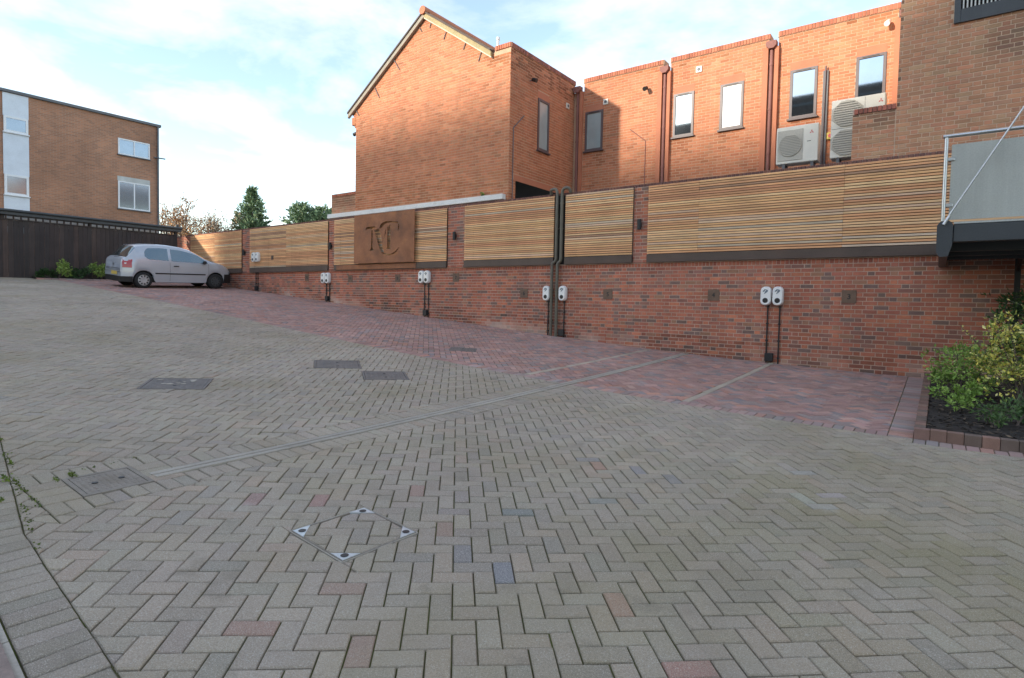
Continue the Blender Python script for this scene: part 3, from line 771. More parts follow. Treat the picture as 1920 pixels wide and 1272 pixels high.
# wall chargers
def rounded(w, h, r_, n=6):
    pts = []
    for cx, cz, a0 in ((w/2-r_, h/2-r_, 0), (-w/2+r_, h/2-r_, 90), (-w/2+r_, -h/2+r_, 180), (w/2-r_, -h/2+r_, 270)):
        for k in range(n+1): a = R(a0+90*k/n); pts.append((cx+r_*math.cos(a), cz+r_*math.sin(a)))
    return pts
def charger(x, zc_, yb, label, pipe_x, ztop_pipe=None, boxed=False):
    t = thing('wall_charger', (x, yb, zc_-.18), label, 'charger', 'white wall chargers')
    mb = MB(); rings = []
    for (sc, d) in ((.94, .0), (1.0, .02), (1.0, .075), (.95, .105), (.82, .122)):
        rings.append([(x+p[0]*sc, yb-d, zc_+p[1]*(sc if sc > .9 else .9)) for p in rounded(.192, .365, .085)])
    n = len(rings[0]); V = [v for r_ in rings for v in r_]
    mb.add(V, [(i*n+k, i*n+(k+1) % n, (i+1)*n+(k+1) % n, (i+1)*n+k) for i in range(4) for k in range(n)], None, True)
    mb.add(rings[-1], [tuple(range(n))])
    mb.build('casing', M['white'], t)
    yf = yb-.123
    one('socket', M['black'], t, 'disc', (x, yf-.004, zc_-.085), (0, -1, 0), .048, 20, .012)
    e = MB()
    def chev(pts): e.prism([(x+a*.001, zc_+.085+b*.001) for a, b in pts], 'y', yf-.003, yf+.004)
    chev([(-48, 6), (-14, 44), (40, 34), (12, 18), (-4, 26), (-20, 4), (-40, -10)])
    chev([(48, 14), (14, -24), (-14, -46), (-22, -34), (2, -8), (-16, 2), (10, 8), (26, 24), (40, 24)])
    e.build('emblem', M['slate'], t)
    g0 = float(gnd(pipe_x, YW-.05))
    pz = zc_-.17 if ztop_pipe is None else ztop_pipe
    mb = MB(); mb.tube([(pipe_x, YW-.03, pz), (pipe_x, YW-.03, g0-.02)], .0135, 8)
    for k in range(4):
        zz_ = g0+.10+(pz-g0-.15)*k/3; mb.box(pipe_x-.024, pipe_x+.024, YW-.046, YW-.004, zz_, zz_+.022)
    mb.build('cable_conduit', M['black'], t)
    if boxed: one('junction_box', M['black'], t, 'bbox', pipe_x-.02 if boxed > 0 else pipe_x-.13, pipe_x+.13 if boxed > 0 else pipe_x+.02, YW-.085, YW-.008, g0+.03, g0+.19, .008)
    return t
YC = YW-.012
charger(-2.69, Z(.195), YC, 'white charger paired with another beside plaque 3, the one farther from the plaque', -2.66, boxed=1)
charger(-2.475, Z(.195), YC, 'white charger paired with another, the one next to plaque 3', -2.445)
charger(-7.725, Z(.21), YC, 'single white charger beside the soil pipes, towards the widest brick pier', -7.70)
charger(-7.265, Z(.21), YC, 'single white charger under the narrowest slat panel, beside the soil pipes', -7.245, boxed=-1)
charger(-12.04, Z(.645), YC, 'white charger under the monogram plate end, beside its twin with bare wall next to it', -11.96, boxed=1)
charger(-11.82, Z(.645), YC, 'white charger nearest the widest brick pier, one of two side by side', -11.80)
charger(-16.69, Z(.65), YC, 'white charger on the side of the raised pair, below the monogram panel lamp pier', -16.60, boxed=1)
charger(-16.465, Z(.65), YC, 'white charger directly below the lamp pier beside the monogram panel', -16.42)
charger(-20.97, Z(1.47), YW-.070, 'white charger of the pair raised on the timber slats, nearer the car', -21.00, Z(.90), boxed=1)
charger(-20.72, Z(1.47), YW-.070, 'white charger of the pair raised on the timber slats, farther from the car', -20.86, Z(.90))
one('cable_gland', M['fascia'], None, 'bbox', -19.88, -19.74, YW-.082, YW-.069, Z(1.35), Z(1.50), .003); tag(bpy.data.objects['cable_gland'], 'small blank brown plate fixed on the timber slats', 'plate')

# lamps on the piers
for (x, zr, lab) in ((-5.34, 1.73, 'black wall lamp on the pier beside the longest slat panel'), (-10.78, 1.76, 'black wall lamp on the widest brick pier'), (-16.33, 1.71, 'black wall lamp on the pier beside the monogram panel'), (-21.79, 1.68, 'black wall lamp on the pier next to the raised chargers')):
    t = thing('wall_lamp', (x, YW-.08, Z(zr)-.12), lab, 'lamp', 'black wall lamps')
    one('back_plate', M['black'], t, 'bbox', x-.03, x+.03, YW-.045, YW-.028, Z(zr)-.05, Z(zr)+.05, .003)
    mb = MB(); mb.tube([(x, YW-.095, Z(zr)-.11), (x, YW-.095, Z(zr)+.11)], .045, 14); mb.build('lamp_body', M['black'], t)
    one('lens', M['dimglass'], t, 'disc', (x, YW-.095, Z(zr)+.112), (0, 0, 1), .037, 14, .004)

# two soil pipes with hooked tops
def bend(p0, p1, p2, n=5):
    return [tuple(Vector(p0).lerp(Vector(p1), k/n).lerp(Vector(p1).lerp(Vector(p2), k/n), k/n)) for k in range(n+1)]
def soil_pipe(x, jog, hook, label):
    g0 = float(gnd(x+jog, YW)); yp = YW-.085; zj = Z(.98)
    t = thing('soil_pipe', (x+jog, yp, g0), label, 'pipe', 'brown soil pipes on the wall'); mb = MB()
    hk = [(x+hook*.20, yp+.05, Z(2.60)), (x+hook*.20, yp+.03, Z(2.66))] + bend((x+hook*.18, yp, Z(2.70)), (x, yp, Z(2.76)), (x, yp, Z(2.58)))
    pth = hk + bend((x, yp, zj+.08), (x, yp, zj), (x+jog*.4, yp, zj-.02), 4) + bend((x+jog*.6, yp, zj-.03), (x+jog, yp, zj-.05), (x+jog, yp, zj-.14), 4) + [(x+jog, yp, g0-.03)]
    mb.tube(pth, .038, 12); mb.build('pipe', M['soil_pipe'], t)
    mb = MB()
    for zz_ in (g0+.35, g0+1.1): mb.tube([(x+jog, yp, zz_), (x+jog, yp, zz_+.03)], .045, 12); mb.box(x+jog-.012, x+jog+.012, yp, YW-.004, zz_, zz_+.03)
    for zz_ in (Z(1.75), Z(2.35)): mb.tube([(x, yp, zz_), (x, yp, zz_+.03)], .045, 12); mb.box(x-.012, x+.012, yp, YW-.004, zz_, zz_+.03)
    mb.build('bracket', M['soil_pipe'], t)
soil_pipe(-7.47, -.11, -1, 'olive brown soil pipe with hooked top, hook turned towards the monogram plate')
soil_pipe(-7.335, -.095, 1, 'olive brown soil pipe with hooked top, hook turned towards the balcony')
one('panel_gap', M['shadefill'], wall, 'box', -7.55, -7.26, YW-.012, YW-.003, ZF0+.01, ZS1)

# ================================================================== BUILDINGS
def coping(owner, a, b, plane, face, z0, z1, pal=PAL_COPING, proud=.03, m='obrick'):
    lay(owner, [(courses(a, b, z0, z1, 'soldier', h=z1-z0+.001, j=.009), plane, face, pal, None, proud)], M[m], 300, 'coping_bricks')

# ---- gabled brick house behind the wall
YG, XC = 12.3, -9.32
gh = thing('gabled_house', (-12.5, 14, -.45), 'tall orange brick gable house standing right behind the wall', 'house')
AP, SL = (-12.49, Z(8.36)), .672
def gspan(z):
    lo, hi = -15.66, XC
    if z > Z(5.55): lo = max(lo-.13*min(1, (z-Z(5.5))/.3), AP[0]-(AP[1]-z)/SL)
    if z > Z(6.60): hi = AP[0]+(AP[1]-z)/SL if AP[0]+(AP[1]-z)/SL < -9.86 else XC
    if z > Z(6.69): hi = min(hi, AP[0]+(AP[1]-z)/SL)
    return lo, hi
body = [(-15.66, -.45), (XC-.0, -.45), (XC, Z(6.68)), (-9.87, Z(6.68)), (-9.96, AP[1]-(-9.96-AP[0])*SL), AP, (-15.66, AP[1]-(AP[0]+15.66)*SL)]
one('wall', M['omortar'], gh, 'prism', body, 'y', YG, YG+.20)
one('side_wall', M['omortar'], gh, 'box', XC-.2, XC, YG+.201, 15.62, Z(3.40), Z(6.68))
one('side_pier', M['omortar'], gh, 'box', XC-.2, XC, YG+.201, 12.60, -.45, Z(3.399))
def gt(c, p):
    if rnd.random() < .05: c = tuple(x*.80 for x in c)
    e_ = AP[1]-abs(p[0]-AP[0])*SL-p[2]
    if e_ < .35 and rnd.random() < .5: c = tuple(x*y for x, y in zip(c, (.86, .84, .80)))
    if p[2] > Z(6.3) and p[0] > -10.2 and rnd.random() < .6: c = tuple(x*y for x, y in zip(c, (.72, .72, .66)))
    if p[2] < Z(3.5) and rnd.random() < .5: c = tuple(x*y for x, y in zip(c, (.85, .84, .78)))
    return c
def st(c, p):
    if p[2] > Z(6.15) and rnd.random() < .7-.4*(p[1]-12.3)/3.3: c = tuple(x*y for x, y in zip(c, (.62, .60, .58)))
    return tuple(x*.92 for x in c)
SW = (13.60, 14.17, Z(4.30), Z(5.74))
gf = courses(-15.66, XC, Z(2.60), AP[1], 'stretcher', span=gspan)
sf = courses(YG, 15.60, Z(2.60), Z(6.68), 'stretcher', holes=[SW, (SW[0], SW[1], SW[3], SW[3]+.205), (12.61, 15.7, Z(2), Z(3.24)), (12.50, 15.7, Z(3.239), Z(3.41))])
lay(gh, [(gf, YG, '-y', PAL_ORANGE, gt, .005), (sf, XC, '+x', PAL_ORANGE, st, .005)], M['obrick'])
one('stub_wall', M['omortar'], gh, 'box', -16.93, -15.665, YG+.004, YG+.25, -.45, Z(3.43))
lay(gh, [(courses(-16.93, -15.67, Z(2.7), Z(3.43), 'stretcher'), YG+.004, '-y', PAL_BUFF, lambda c, p: tuple(x*.7 for x in c) if p[2] > Z(3.1) else c, .005)], M['obrick'], 60, 'stub_brickwork')
coping(gh, -16.95, -15.65, YG+.004, '-y', Z(3.435), Z(3.535), proud=.02)
one('coping_bed', M['omortar'], gh, 'box', -16.94, -15.66, YG+.018, YG+.26, Z(3.431), Z(3.53))
one('ledge', M['ledge'], gh, 'bbox', -16.96, -9.40, YG-.16, YG-.004, Z(2.70), Z(2.84), .006)
# parapet coping on the return
coping(gh, -9.86, XC+.03, YG, '-y', Z(6.69), Z(6.82), proud=.03)
lay(gh, [(courses(YG-.03, 15.62, Z(6.69), Z(6.82), 'soldier', h=.131, j=.009), XC, '+x', PAL_DARKCOP if False else [(3, (.36, .14, .10)), (2, (.28, .12, .095))], None, .03)], M['obrick'], 60, 'side_coping')
one('parapet_bed', M['omortar'], gh, 'box', XC-.2, XC+.018, YG+.001, 15.62, Z(6.682), Z(6.815))
one('parapet_front_bed', M['omortar'], gh, 'box', -9.86, XC-.201, YG+.001, YG+.2, Z(6.682), Z(6.815))
one('lintel', M['terracotta'], gh, 'box', XC-.01, XC+.006, 12.52, 15.58, Z(3.245), Z(3.405))
one('opening_shadow', M['shadefill'], gh, 'box', XC-3.0, XC-2.9, 12.4, 15.6, -.4, Z(3.6))
one('loading_bay_ceiling', M['shadefill'], gh, 'box', XC-2.9, XC-.2, 12.6, 15.6, Z(3.41), Z(3.5))
# window in the side wall
def window(owner, axis, plane, a, b, z0, z1, fr=.065, m='frame', glass='glass', bars=(), sill=True, tilt=0.0, lintel=None, deep=.05, sillm=None):
    """axis 'y': wall faces -Y at plane; axis 'x': wall faces +X at plane"""
    def bx(mb, u0_, u1_, d0, d1, za, zb):
        if axis == 'y': mb.box(u0_, u1_, plane+d0, plane+d1, za, zb)
        else: mb.box(plane-d1, plane-d0, u0_, u1_, za, zb)
    w = MB()
    bx(w, a, b, -.028, deep, z0, z0+fr); bx(w, a, b, -.028, deep, z1-fr, z1); bx(w, a, a+fr, -.028, deep, z0+fr, z1-fr); bx(w, b-fr, b, -.028, deep, z0+fr, z1-fr)
    for t in bars:
        u = a+(b-a)*t; bx(w, u-fr*.45, u+fr*.45, -.026, deep, z0+fr, z1-fr)
    o = w.build('window', M[m], owner)
    xs_ = [a+fr*.9]+[a+(b-a)*t for t in bars]+[b-fr*.9]
    for u_, v_ in zip(xs_[:-1], xs_[1:]):
        g = MB(); d = -.004; h = (z1-z0-2*fr)*math.tan(tilt)
        if axis == 'y': g.add([(u_, plane+d-h, z0+fr*.9), (v_, plane+d-h, z0+fr*.9), (v_, plane+d, z1-fr*.9), (u_, plane+d, z1-fr*.9)], [(0, 1, 2, 3)])
        else: g.add([(plane-d, u_, z0+fr*.9), (plane-d, v_, z0+fr*.9), (plane-d, v_, z1-fr*.9), (plane-d, u_, z1-fr*.9)], [(0, 1, 2, 3)])
        g.build('pane', M[glass], o)
    if sill:
        s_ = MB()
        if axis == 'y': s_.bbox(a-.04, b+.04, plane-.075, plane+.02, z0-.045, z0-.002, .006)
        else: s_.bbox(plane-.02, plane+.075, a-.04, b+.04, z0-.045, z0-.002, .006)
        s_.build('sill', M[sillm or 'frame'], o)
    if lintel: 
        l_ = MB(); bx(l_, a-.005, b+.005, -.006, .02, z1+.004, z1+lintel); l_.build('lintel', M['terracotta'], owner)
    return o
window(gh, 'x', XC, *SW[:2], SW[2], SW[3], lintel=.20, glass='netglass')
# roof
XL_, XR_ = -15.97, -9.93
def slope(x0, z0, x1, z1, y0, y1, t, mb): mb.add([(x0, y0, z0), (x1, y0, z1), (x1, y1, z1), (x0, y1, z0), (x0, y0, z0+t), (x1, y0, z1+t), (x1, y1, z1+t), (x0, y1, z0+t)], [(0, 1, 2, 3), (4, 5, 6, 7), (0, 1, 5, 4), (1, 2, 6, 5), (2, 3, 7, 6), (3, 0, 4, 7)])
zl_, zr_ = AP[1]-(AP[0]-XL_)*SL, AP[1]-(XR_-AP[0])*SL
for nm, m_, y0_, y1_, o1, t_ in (('roof', 'tile', YG-.02, 21., .06, .07), ('verge_board', 'verge', YG-.10, YG-.022, -.085, .135), ('verge_tile', 'tile', YG-.13, YG-.022, .0525, .05), ('verge_strip', 'vergewhite', YG-.085, YG-.022, -.12, .034)):
    for x_, z_ in ((XL_, zl_), (XR_, zr_)):
        mb = MB(); slope(AP[0], AP[1]+o1, x_, z_+o1, y0_, y1_, t_, mb)
        mm = M[m_]
        if nm == 'verge_board' and x_ == XL_: mm = M['vergegrey']
        if nm == 'verge_strip' and x_ == XL_: continue
        mb.build(nm, mm, gh)
mb = MB(); mb.tube([(AP[0], YG-.16, AP[1]+.10), (AP[0], 21., AP[1]+.10)], .12, 12); mb.build('ridge_tile', M['terracotta'], gh)
for (xa, za, xb, zb) in ((-12.23, 8.12, -12.31, 7.95), (-11.62, 7.70, -11.74, 7.47), (-10.88, 7.20, -10.98, 7.0), (-10.31, 6.80, -10.42, 6.55), (-12.72, 8.05, -12.64, 7.93), (-13.82, 7.36, -13.58, 7.02), (-14.71, 6.70, -14.5, 6.35), (-15.62, 6.14, -15.5, 5.97)):
    mb = MB(); mb.tube([(xa, YG-.03, Z(za)), (xb, YG-.02, Z(zb))], .012, 6); mb.build('strap', M['lead'], gh)
MB().bbox(-15.86, -15.665, YG-.012, YG+.2, Z(5.70), Z(5.95), .004, (.5, .21, .11)).build('corbel', M['obrick'], gh)
mb = MB(); mb.tube([(-9.88, YG+.15, Z(6.5)), (-9.88, YG+.15, Z(7.08))], .035, 10); mb.tube([(-9.88, YG+.15, Z(7.05)), (-9.88, YG+.15, Z(7.12))], .05, 10); mb.build('flue', M['white'], gh)
mb = MB(); mb.tube([(XC+.02, 12.45, Z(2.6)), (XC+.02, 12.45, Z(4.62)), (XC+.02, 12.93, Z(5.06))], .013, 6); mb.build('conduit', M['lead'], gh)
def flood(owner_label, p, d, name='security_light', white=False):
    t = thing(name, p, owner_label, 'light'); d = Vector(d).normalized(); p = Vector(p)
    one('bracket', M['lead'], t, 'tube', [p-d*.02-Vector((0, 0, .0)), p+d*.10], .015, 6)
    mb = MB(); mb.tube([p+d*.09+Vector((0, 0, .03)), p+d*.22-Vector((0, 0, .01))], [.05, .06], 12); mb.build('lamp_head', M['white' if white else 'black'], t)
flood('black security light on the shaded side of the gabled house', (XC, 13.18, Z(6.08)), (1, .1, -.1))
flood('small lamp bracket on the left corner of the gabled house', (-15.66, YG+.1, Z(5.42)), (-1, -.05, .1))
def vent(x, y, z, ax, label):
    t = thing('wall_vent', (x, y, z-.08), label, 'vent', 'white wall vents')
    a = MB(); b = MB()
    if ax == 'y': a.bbox(x-.08, x+.08, y-.03, y+.004, z-.08, z+.08, .006); b.disc((x, y-.036, z), (0, -1, 0), .045, 14, .008)
    else: a.bbox(x-.004, x+.03, y-.08, y+.08, z-.08, z+.08, .006); b.disc((x+.036, y, z), (1, 0, 0), .045, 14, .008)
    a.build('cover', M['offwhite'], t); b.build('outlet', M['lead'], t)

# ---- terrace of three bays set back behind
YB, ZP = 15.6, Z(6.68)
te = thing('rear_terrace', (-5, 17, -.45), 'sunlit orange brick terrace of three parapet bays set back behind the wall', 'terrace')
BAYS = [(-8.98, -6.46), (-6.24, -3.69), (-3.47, -.98)]
WIN = [(-8.91, -8.31), (-6.13, -5.56), (-4.86, -4.27), (-3.17, -2.57), (-1.77, -1.18)]
holes = [(a, b, Z(4.61), Z(5.79)) for a, b in WIN] + [(a, b, Z(5.79), Z(5.99)) for a, b in WIN]
def bt(c, p):
    for a_, b_ in WIN:
        if a_-.1 < p[0] < b_+.1 and Z(4.0) < p[2] < Z(4.6) and rnd.random() < .5*(p[2]-Z(4.0))/.6+.1: c = tuple(x*y for x, y in zip(c, (.80, .78, .76)))
    if rnd.random() < .04: c = tuple(x*.82 for x in c)
    if p[2] > Z(6.5) and rnd.random() < .3: c = tuple(x*y for x, y in zip(c, (.8, .78, .7)))
    return c
gr = []
one('wall', M['omortar'], te, 'box', -9.32, .6, YB, YB+.3, -.45, Z(6.45))
for a, b in BAYS:
    one('parapet', M['omortar'], te, 'box', a, b, YB, YB+.3, Z(6.451), ZP)
    gr.append((courses(a, b, Z(3.0), ZP, 'stretcher', holes=holes), YB, '-y', PAL_ORANGE, bt, .005))
lay(te, gr, M['obrick'])
for a, b in BAYS:
    coping(te, a-.02, b+.03, YB, '-y', Z(6.69), Z(6.825), proud=.035)
    one('parapet_bed', M['omortar'], te, 'box', a-.015, b+.025, YB-.02, YB+.33, Z(6.682), Z(6.82))
    one('flashing', M['lead'], te, 'box', b+.004, b+.02, YB+.002, YB+.3, Z(6.46), Z(6.675))
for xp in (-9.16, -6.38, -3.61, -.84):
    for (a, b) in ((xp-.20, xp-.075), (xp+.075, xp+.17)):
        if a < -9.3: continue
        one('pilaster', M['terracotta'], te, 'box', a, b, YB-.10, YB+.002, Z(3.0), Z(6.44))
    t = thing('drainpipe', (xp, YB-.07, Z(3.0)), {-9.16: 'brown drainpipe and hopper in the shaded corner against the gabled house', -6.38: 'brown drainpipe between the first and middle terrace bays', -3.61: 'brown drainpipe between the middle terrace bay and the air conditioners', -.84: 'brown drainpipe at the terrace end tucked behind the buff building'}[xp], 'drainpipe', 'brown drainpipes on the terrace')
    mb = MB(); mb.tube([(xp, YB-.06, Z(3.0)), (xp, YB-.06, Z(6.42))], .042, 12); mb.build('pipe', M['brown_pipe'], t)
    mb = MB()
    for zz_ in (Z(3.8), Z(4.9), Z(6.0)): mb.tube([(xp, YB-.06, zz_), (xp, YB-.06, zz_+.05)], .052, 12)
    mb.build('collar', M['brown_pipe'], t)
    mb = MB(); mb.prism([(xp-.055, Z(6.40)), (xp+.055, Z(6.40)), (xp+.12, Z(6.47)), (xp+.12, Z(6.58)), (xp-.12, Z(6.58)), (xp-.12, Z(6.47))], 'y', YB-.17, YB+.01); mb.build('hopper', M['brown_pipe'], t)
for i, (a, b) in enumerate(WIN):
    window(te, 'y', YB, a, b, Z(4.61), Z(5.79), fr=.06, glass='netglass' if i == 0 else 'white' if i == 2 else 'glass', lintel=.20)  # third window: white pane stands in for a bright cloud reflection
    one('trickle_vent', M['black'], te, 'box', a+.12, b-.14, YB-.034, YB-.0285, Z(5.745), Z(5.762))
vent(-8.23, YB-.005, Z(5.99), 'y', 'white square vent beside the first window of the terrace'); vent(XC+.005, 15.18, Z(5.95), 'x', 'white square vent on the shaded side wall of the gabled house')
vent(-5.45, YB-.005, Z(6.33), 'y', 'cream square vent high on the middle bay of the terrace')
flood('black camera light under the parapet of the first terrace bay', (-6.9, YB, Z(6.10)), (-.1, -1, -.2)); flood('pale lamp under the parapet of the end terrace bay', (-1.15, YB, Z(6.42)), (-.2, -1, -.35), white=True)
mb = MB(); mb.tube([(-7.42, YB-.015, Z(5.05)), (-6.93, YB-.015, Z(4.65)), (-6.93, YB-.015, Z(3.0))], .011, 6); mb.build('cable', M['brown_pipe'], te)
one('cable_trunking', M['lead'], te, 'box', -2.44, -2.33, YB-.06, YB-.006, Z(3.0), Z(5.62))
mb = MB(); mb.tube([(-2.385, YB-.075, Z(5.72)), (-2.385, YB-.085, Z(5.6)), (-2.40, YB-.085, Z(3.2))], .018, 8); mb.build('cable_bundle', M['frame'], te)
# flat roof between wall and terrace, where the air conditioners stand
one('flat_roof', M['lead'], te, 'box', -9.1, -.8, 14.0, 15.59, Z(2.4), Z(3.0)); one('gutter_deck', M['lead'], te, 'box', -9.1, -.8, 12.75, 13.999, Z(2.2), Z(2.5))
sw = thing('isolator_switch', (-2.24, YB-.09, Z(3.98)), 'small yellow and red isolator switch between the air conditioners', 'switch')
one('casing', M['yellow'], sw, 'bbox', -2.31, -2.17, YB-.09, YB-.006, Z(3.98), Z(4.14), .006); one('knob', M['red'], sw, 'disc', (-2.24, YB-.115, Z(4.06)), (0, -1, 0), .042, 14, .03)

# air conditioners
def diamond_mark(t, x, y, z, s):
    mb = MB()
    for k in range(3):
        a = R(90+120*k); d = Vector((math.cos(a), math.sin(a))); n = Vector((-d.y, d.x))
        pts = [Vector((0, 0)), d*.5*s+n*.29*s, d*s, d*.5*s-n*.29*s]
        mb.prism([(x+p.x, z+p.y) for p in pts], 'y', y-.003, y+.002)
    mb.build('emblem', M['red'], t)
def fan(t, x, z, r_, y, pitch):
    one('fan_cavity', M['acdark'], t, 'disc', (x, y-.002, z), (0, -1, 0), r_, 28, .012)
    zz_ = z-r_+pitch*.5
    while zz_ < z+r_:
        hw = math.sqrt(max(0, r_*r_-(zz_-z)**2))
        if hw > .02: one('louvre', M['acgrille'], t, 'box', x-hw, x+hw, y-.022, y-.008, zz_-pitch*.34, zz_+pitch*.34)
        zz_ += pitch
    mb = MB(); mb.tube([(x+r_*math.cos(2*math.pi*k/28), y-.012, z+r_*math.sin(2*math.pi*k/28)) for k in range(29)], .010, 6, caps=False); mb.build('fan_ring', M['acgrille'], t)
YA = 14.2
ac = thing('air_conditioner', (-2.7, YA+.17, Z(3.0)), 'single-fan cream air conditioner on the flat roof beside the drainpipe', 'air conditioner', 'cream air conditioners')
one('casing', M['offwhite'], ac, 'bbox', -3.13, -2.275, YA, YA+.33, Z(3.22), Z(4.04), .012)
one('fan_panel', M['acgrille'], ac, 'bbox', -3.10, -2.58, YA-.012, YA+.004, Z(3.28), Z(3.96), .006); fan(ac, -2.84, Z(3.615), .235, YA-.012, .036)
diamond_mark(ac, -2.41, YA, Z(3.86), .048); one('handle', M['black'], ac, 'box', -2.50, -2.42, YA-.004, YA+.002, Z(3.66), Z(3.672))
for x in (-3.0, -2.42): one('foot', M['lead'], ac, 'box', x, x+.06, YA+.02, YA+.33, Z(3.002), Z(3.22))
ac2 = thing('air_conditioner', (-1.55, YA+.17, Z(3.0)), 'tall twin-fan cream air conditioner partly behind the low brick stub wall', 'air conditioner', 'cream air conditioners')
one('casing', M['offwhite'], ac2, 'bbox', -2.04, -1.06, YA, YA+.36, Z(3.22), Z(4.45), .012)
for zc_ in (Z(3.53), Z(4.14)):
    mb = MB(); mb.prism([(-1.74+.30*math.cos(a)*(1.06 if abs(math.cos(a)) > .5 else 1), zc_+.29*math.sin(a)) for a in [R(22.5+45*k) for k in range(8)]], 'y', YA-.008, YA+.003); mb.build('fan_panel', M['acgrille'], ac2)
    fan(ac2, -1.74, zc_, .265, YA-.008, .048)
one('seam', M['acdark'], ac2, 'box', -2.035, -1.42, YA-.003, YA+.002, Z(3.832), Z(3.840)); one('door_seam', M['acdark'], ac2, 'box', -1.424, -1.418, YA-.003, YA+.002, Z(3.24), Z(4.43))
diamond_mark(ac2, -1.14, YA, Z(4.30), .05)
for x in (-1.92, -1.25): one('foot', M['lead'], ac2, 'box', x, x+.06, YA+.02, YA+.36, Z(3.002), Z(3.22))

# ---- buff brick building at the right, with a stub wall
YR = 12.5
rb = thing('buff_building', (2, 14, -.45), 'shaded buff brown brick building above the balcony', 'building')
one('wall', M['bmortar'], rb, 'box', -.76, 6.0, YR, 20, -.45, Z(9.5))
one('stub_core', M['bmortar'], rb, 'box', -1.44, -.761, YR, YR+.22, -.45, Z(3.585))
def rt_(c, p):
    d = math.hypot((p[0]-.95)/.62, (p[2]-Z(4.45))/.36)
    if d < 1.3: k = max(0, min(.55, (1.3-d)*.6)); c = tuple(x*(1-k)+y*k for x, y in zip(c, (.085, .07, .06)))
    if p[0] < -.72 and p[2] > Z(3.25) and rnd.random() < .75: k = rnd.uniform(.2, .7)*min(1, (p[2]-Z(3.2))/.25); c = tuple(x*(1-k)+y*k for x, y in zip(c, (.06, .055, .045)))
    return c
LV = (0.0, 3.0, Z(4.86), Z(9))
lay(rb, [(courses(-.76, 4.2, Z(2.5), Z(6.4), 'flemish', holes=[LV]), YR, '-y', PAL_BUFF, rt_, .006), (courses(-1.44, -.775, Z(2.5), Z(3.585), 'stretcher'), YR, '-y', PAL_BUFF, rt_, .006)], M['obrick'])
coping(rb, -1.45, -.77, YR, '-y', Z(3.592), Z(3.695), [(3, (.40, .14, .10)), (2, (.32, .12, .09))], .02)
one('stub_bed', M['mortar'], rb, 'box', -1.44, -.775, YR+.012, YR+.22, Z(3.588), Z(3.69))
lv = MB(); lv.box(.005, .09, YR-.06, YR+.05, Z(4.865), Z(7)); lv.box(.091, 2.9, YR-.05, YR+.04, Z(4.865), Z(5.085)); lv.build('balcony_frame', M['anthracite'], rb)
one('dark_recess', M['shadefill'], rb, 'box', .092, 2.9, YR-.004, YR-.001, Z(5.086), Z(7))  # flat black sheet stands in for the shaded depth of the opening
for k in range(24): one('baluster', M['concrete'], rb, 'box', .115+k*.052, .135+k*.052, YR-.045, YR-.02, Z(5.086), Z(5.9))

# ---- flats beyond the timber fence
XF = -32.0
fl = thing('brick_flats', (-37, 7, -.45), 'brown brick flats with a white panelled window strip beyond the timber fence', 'flats')
one('wall', M['flats'], fl, 'box', -43, XF, 1.5, 12.91, -.45, Z(8.40))
one('roof_edge', M['lead'], fl, 'box', -43.1, XF+.10, 1.4, 13.0, Z(8.405), Z(8.52))
SA, SB = 6.87, 7.73
for (a, b) in ((Z(2.5), Z(4.10)), (Z(4.97), Z(6.74)), (Z(7.42), Z(8.38))): one('infill_panel', M['panel'], fl, 'box', XF+.002, XF+.03, SA, SB, a, b)
for (a, b) in ((Z(4.11), Z(4.965)), (Z(6.75), Z(7.415))): window(fl, 'x', XF+.03, SA+.02, SB-.02, a, b, .085, 'upvc', 'dimglass', sill=True, sillm='upvc')
window(fl, 'x', XF+.012, 11.10, 12.49, Z(4.11), Z(5.43), .06, 'upvc', 'dimglass', bars=(.5,), sillm='lead'); window(fl, 'x', XF+.012, 11.11, 12.49, Z(6.70), Z(7.47), .06, 'upvc', 'dimglass', bars=(.5,), sillm='lead')
one('window_lintel', M['concrete'], fl, 'box', XF+.002, XF+.014, 11.08, 12.5, Z(5.44), Z(5.66))
mb = MB(); mb.tube([(XF+.06, 12.86, 0), (XF+.06, 12.86, Z(8.4))], .045, 8); mb.build('downpipe', M['lead'], fl)
mb = MB(); mb.tube([(XF+.02, 12.7, Z(6.86)), (XF+.3, 13.1, Z(6.82))], .03, 6); mb.build('overflow_pipe', M['lead'], fl)

# ---- the offices behind the camera: they shade the yard and show in the terrace windows
YO, ZO = -34.0, Z(5.2+.330*46.3)
of = thing('office_block', (-8, -42, -.45), 'long unseen office block shading the yard, cream to bounce light, mirrored in windows', 'building')
one('wall', M['render'], of, 'box', -46.0, 30, -50, YO, -.45, ZO)  # out of view; facade made pale to bounce light onto the yard walls
one('roof_edge', M['lead'], of, 'box', -46.1, 30.1, -50.1, YO+.1, ZO+.001, ZO+.2)
one('slate_roof', M['tile'], of, 'box', -46.0, 30, YO+.001, YO+.06, ZO-2.3, ZO-.001)
one('roof_storey', M['tile'], of, 'box', -23.4, 30, -48, YO-.3, ZO+.201, ZO+1.15)
for fz in (1.0, 4.4, 7.8, 11.2, 14.6):
    for k in range(18):
        x = -44.5+4.0*k
        o = MB(); o.box(x, x+1.6, YO+.002, YO+.05, fz, fz+1.5); w_ = o.build('window', M['upvc'], of)
        o = MB(); o.box(x+.08, x+1.52, YO+.051, YO+.056, fz+.08, fz+1.42); o.build('pane', M['dimglass'], w_)

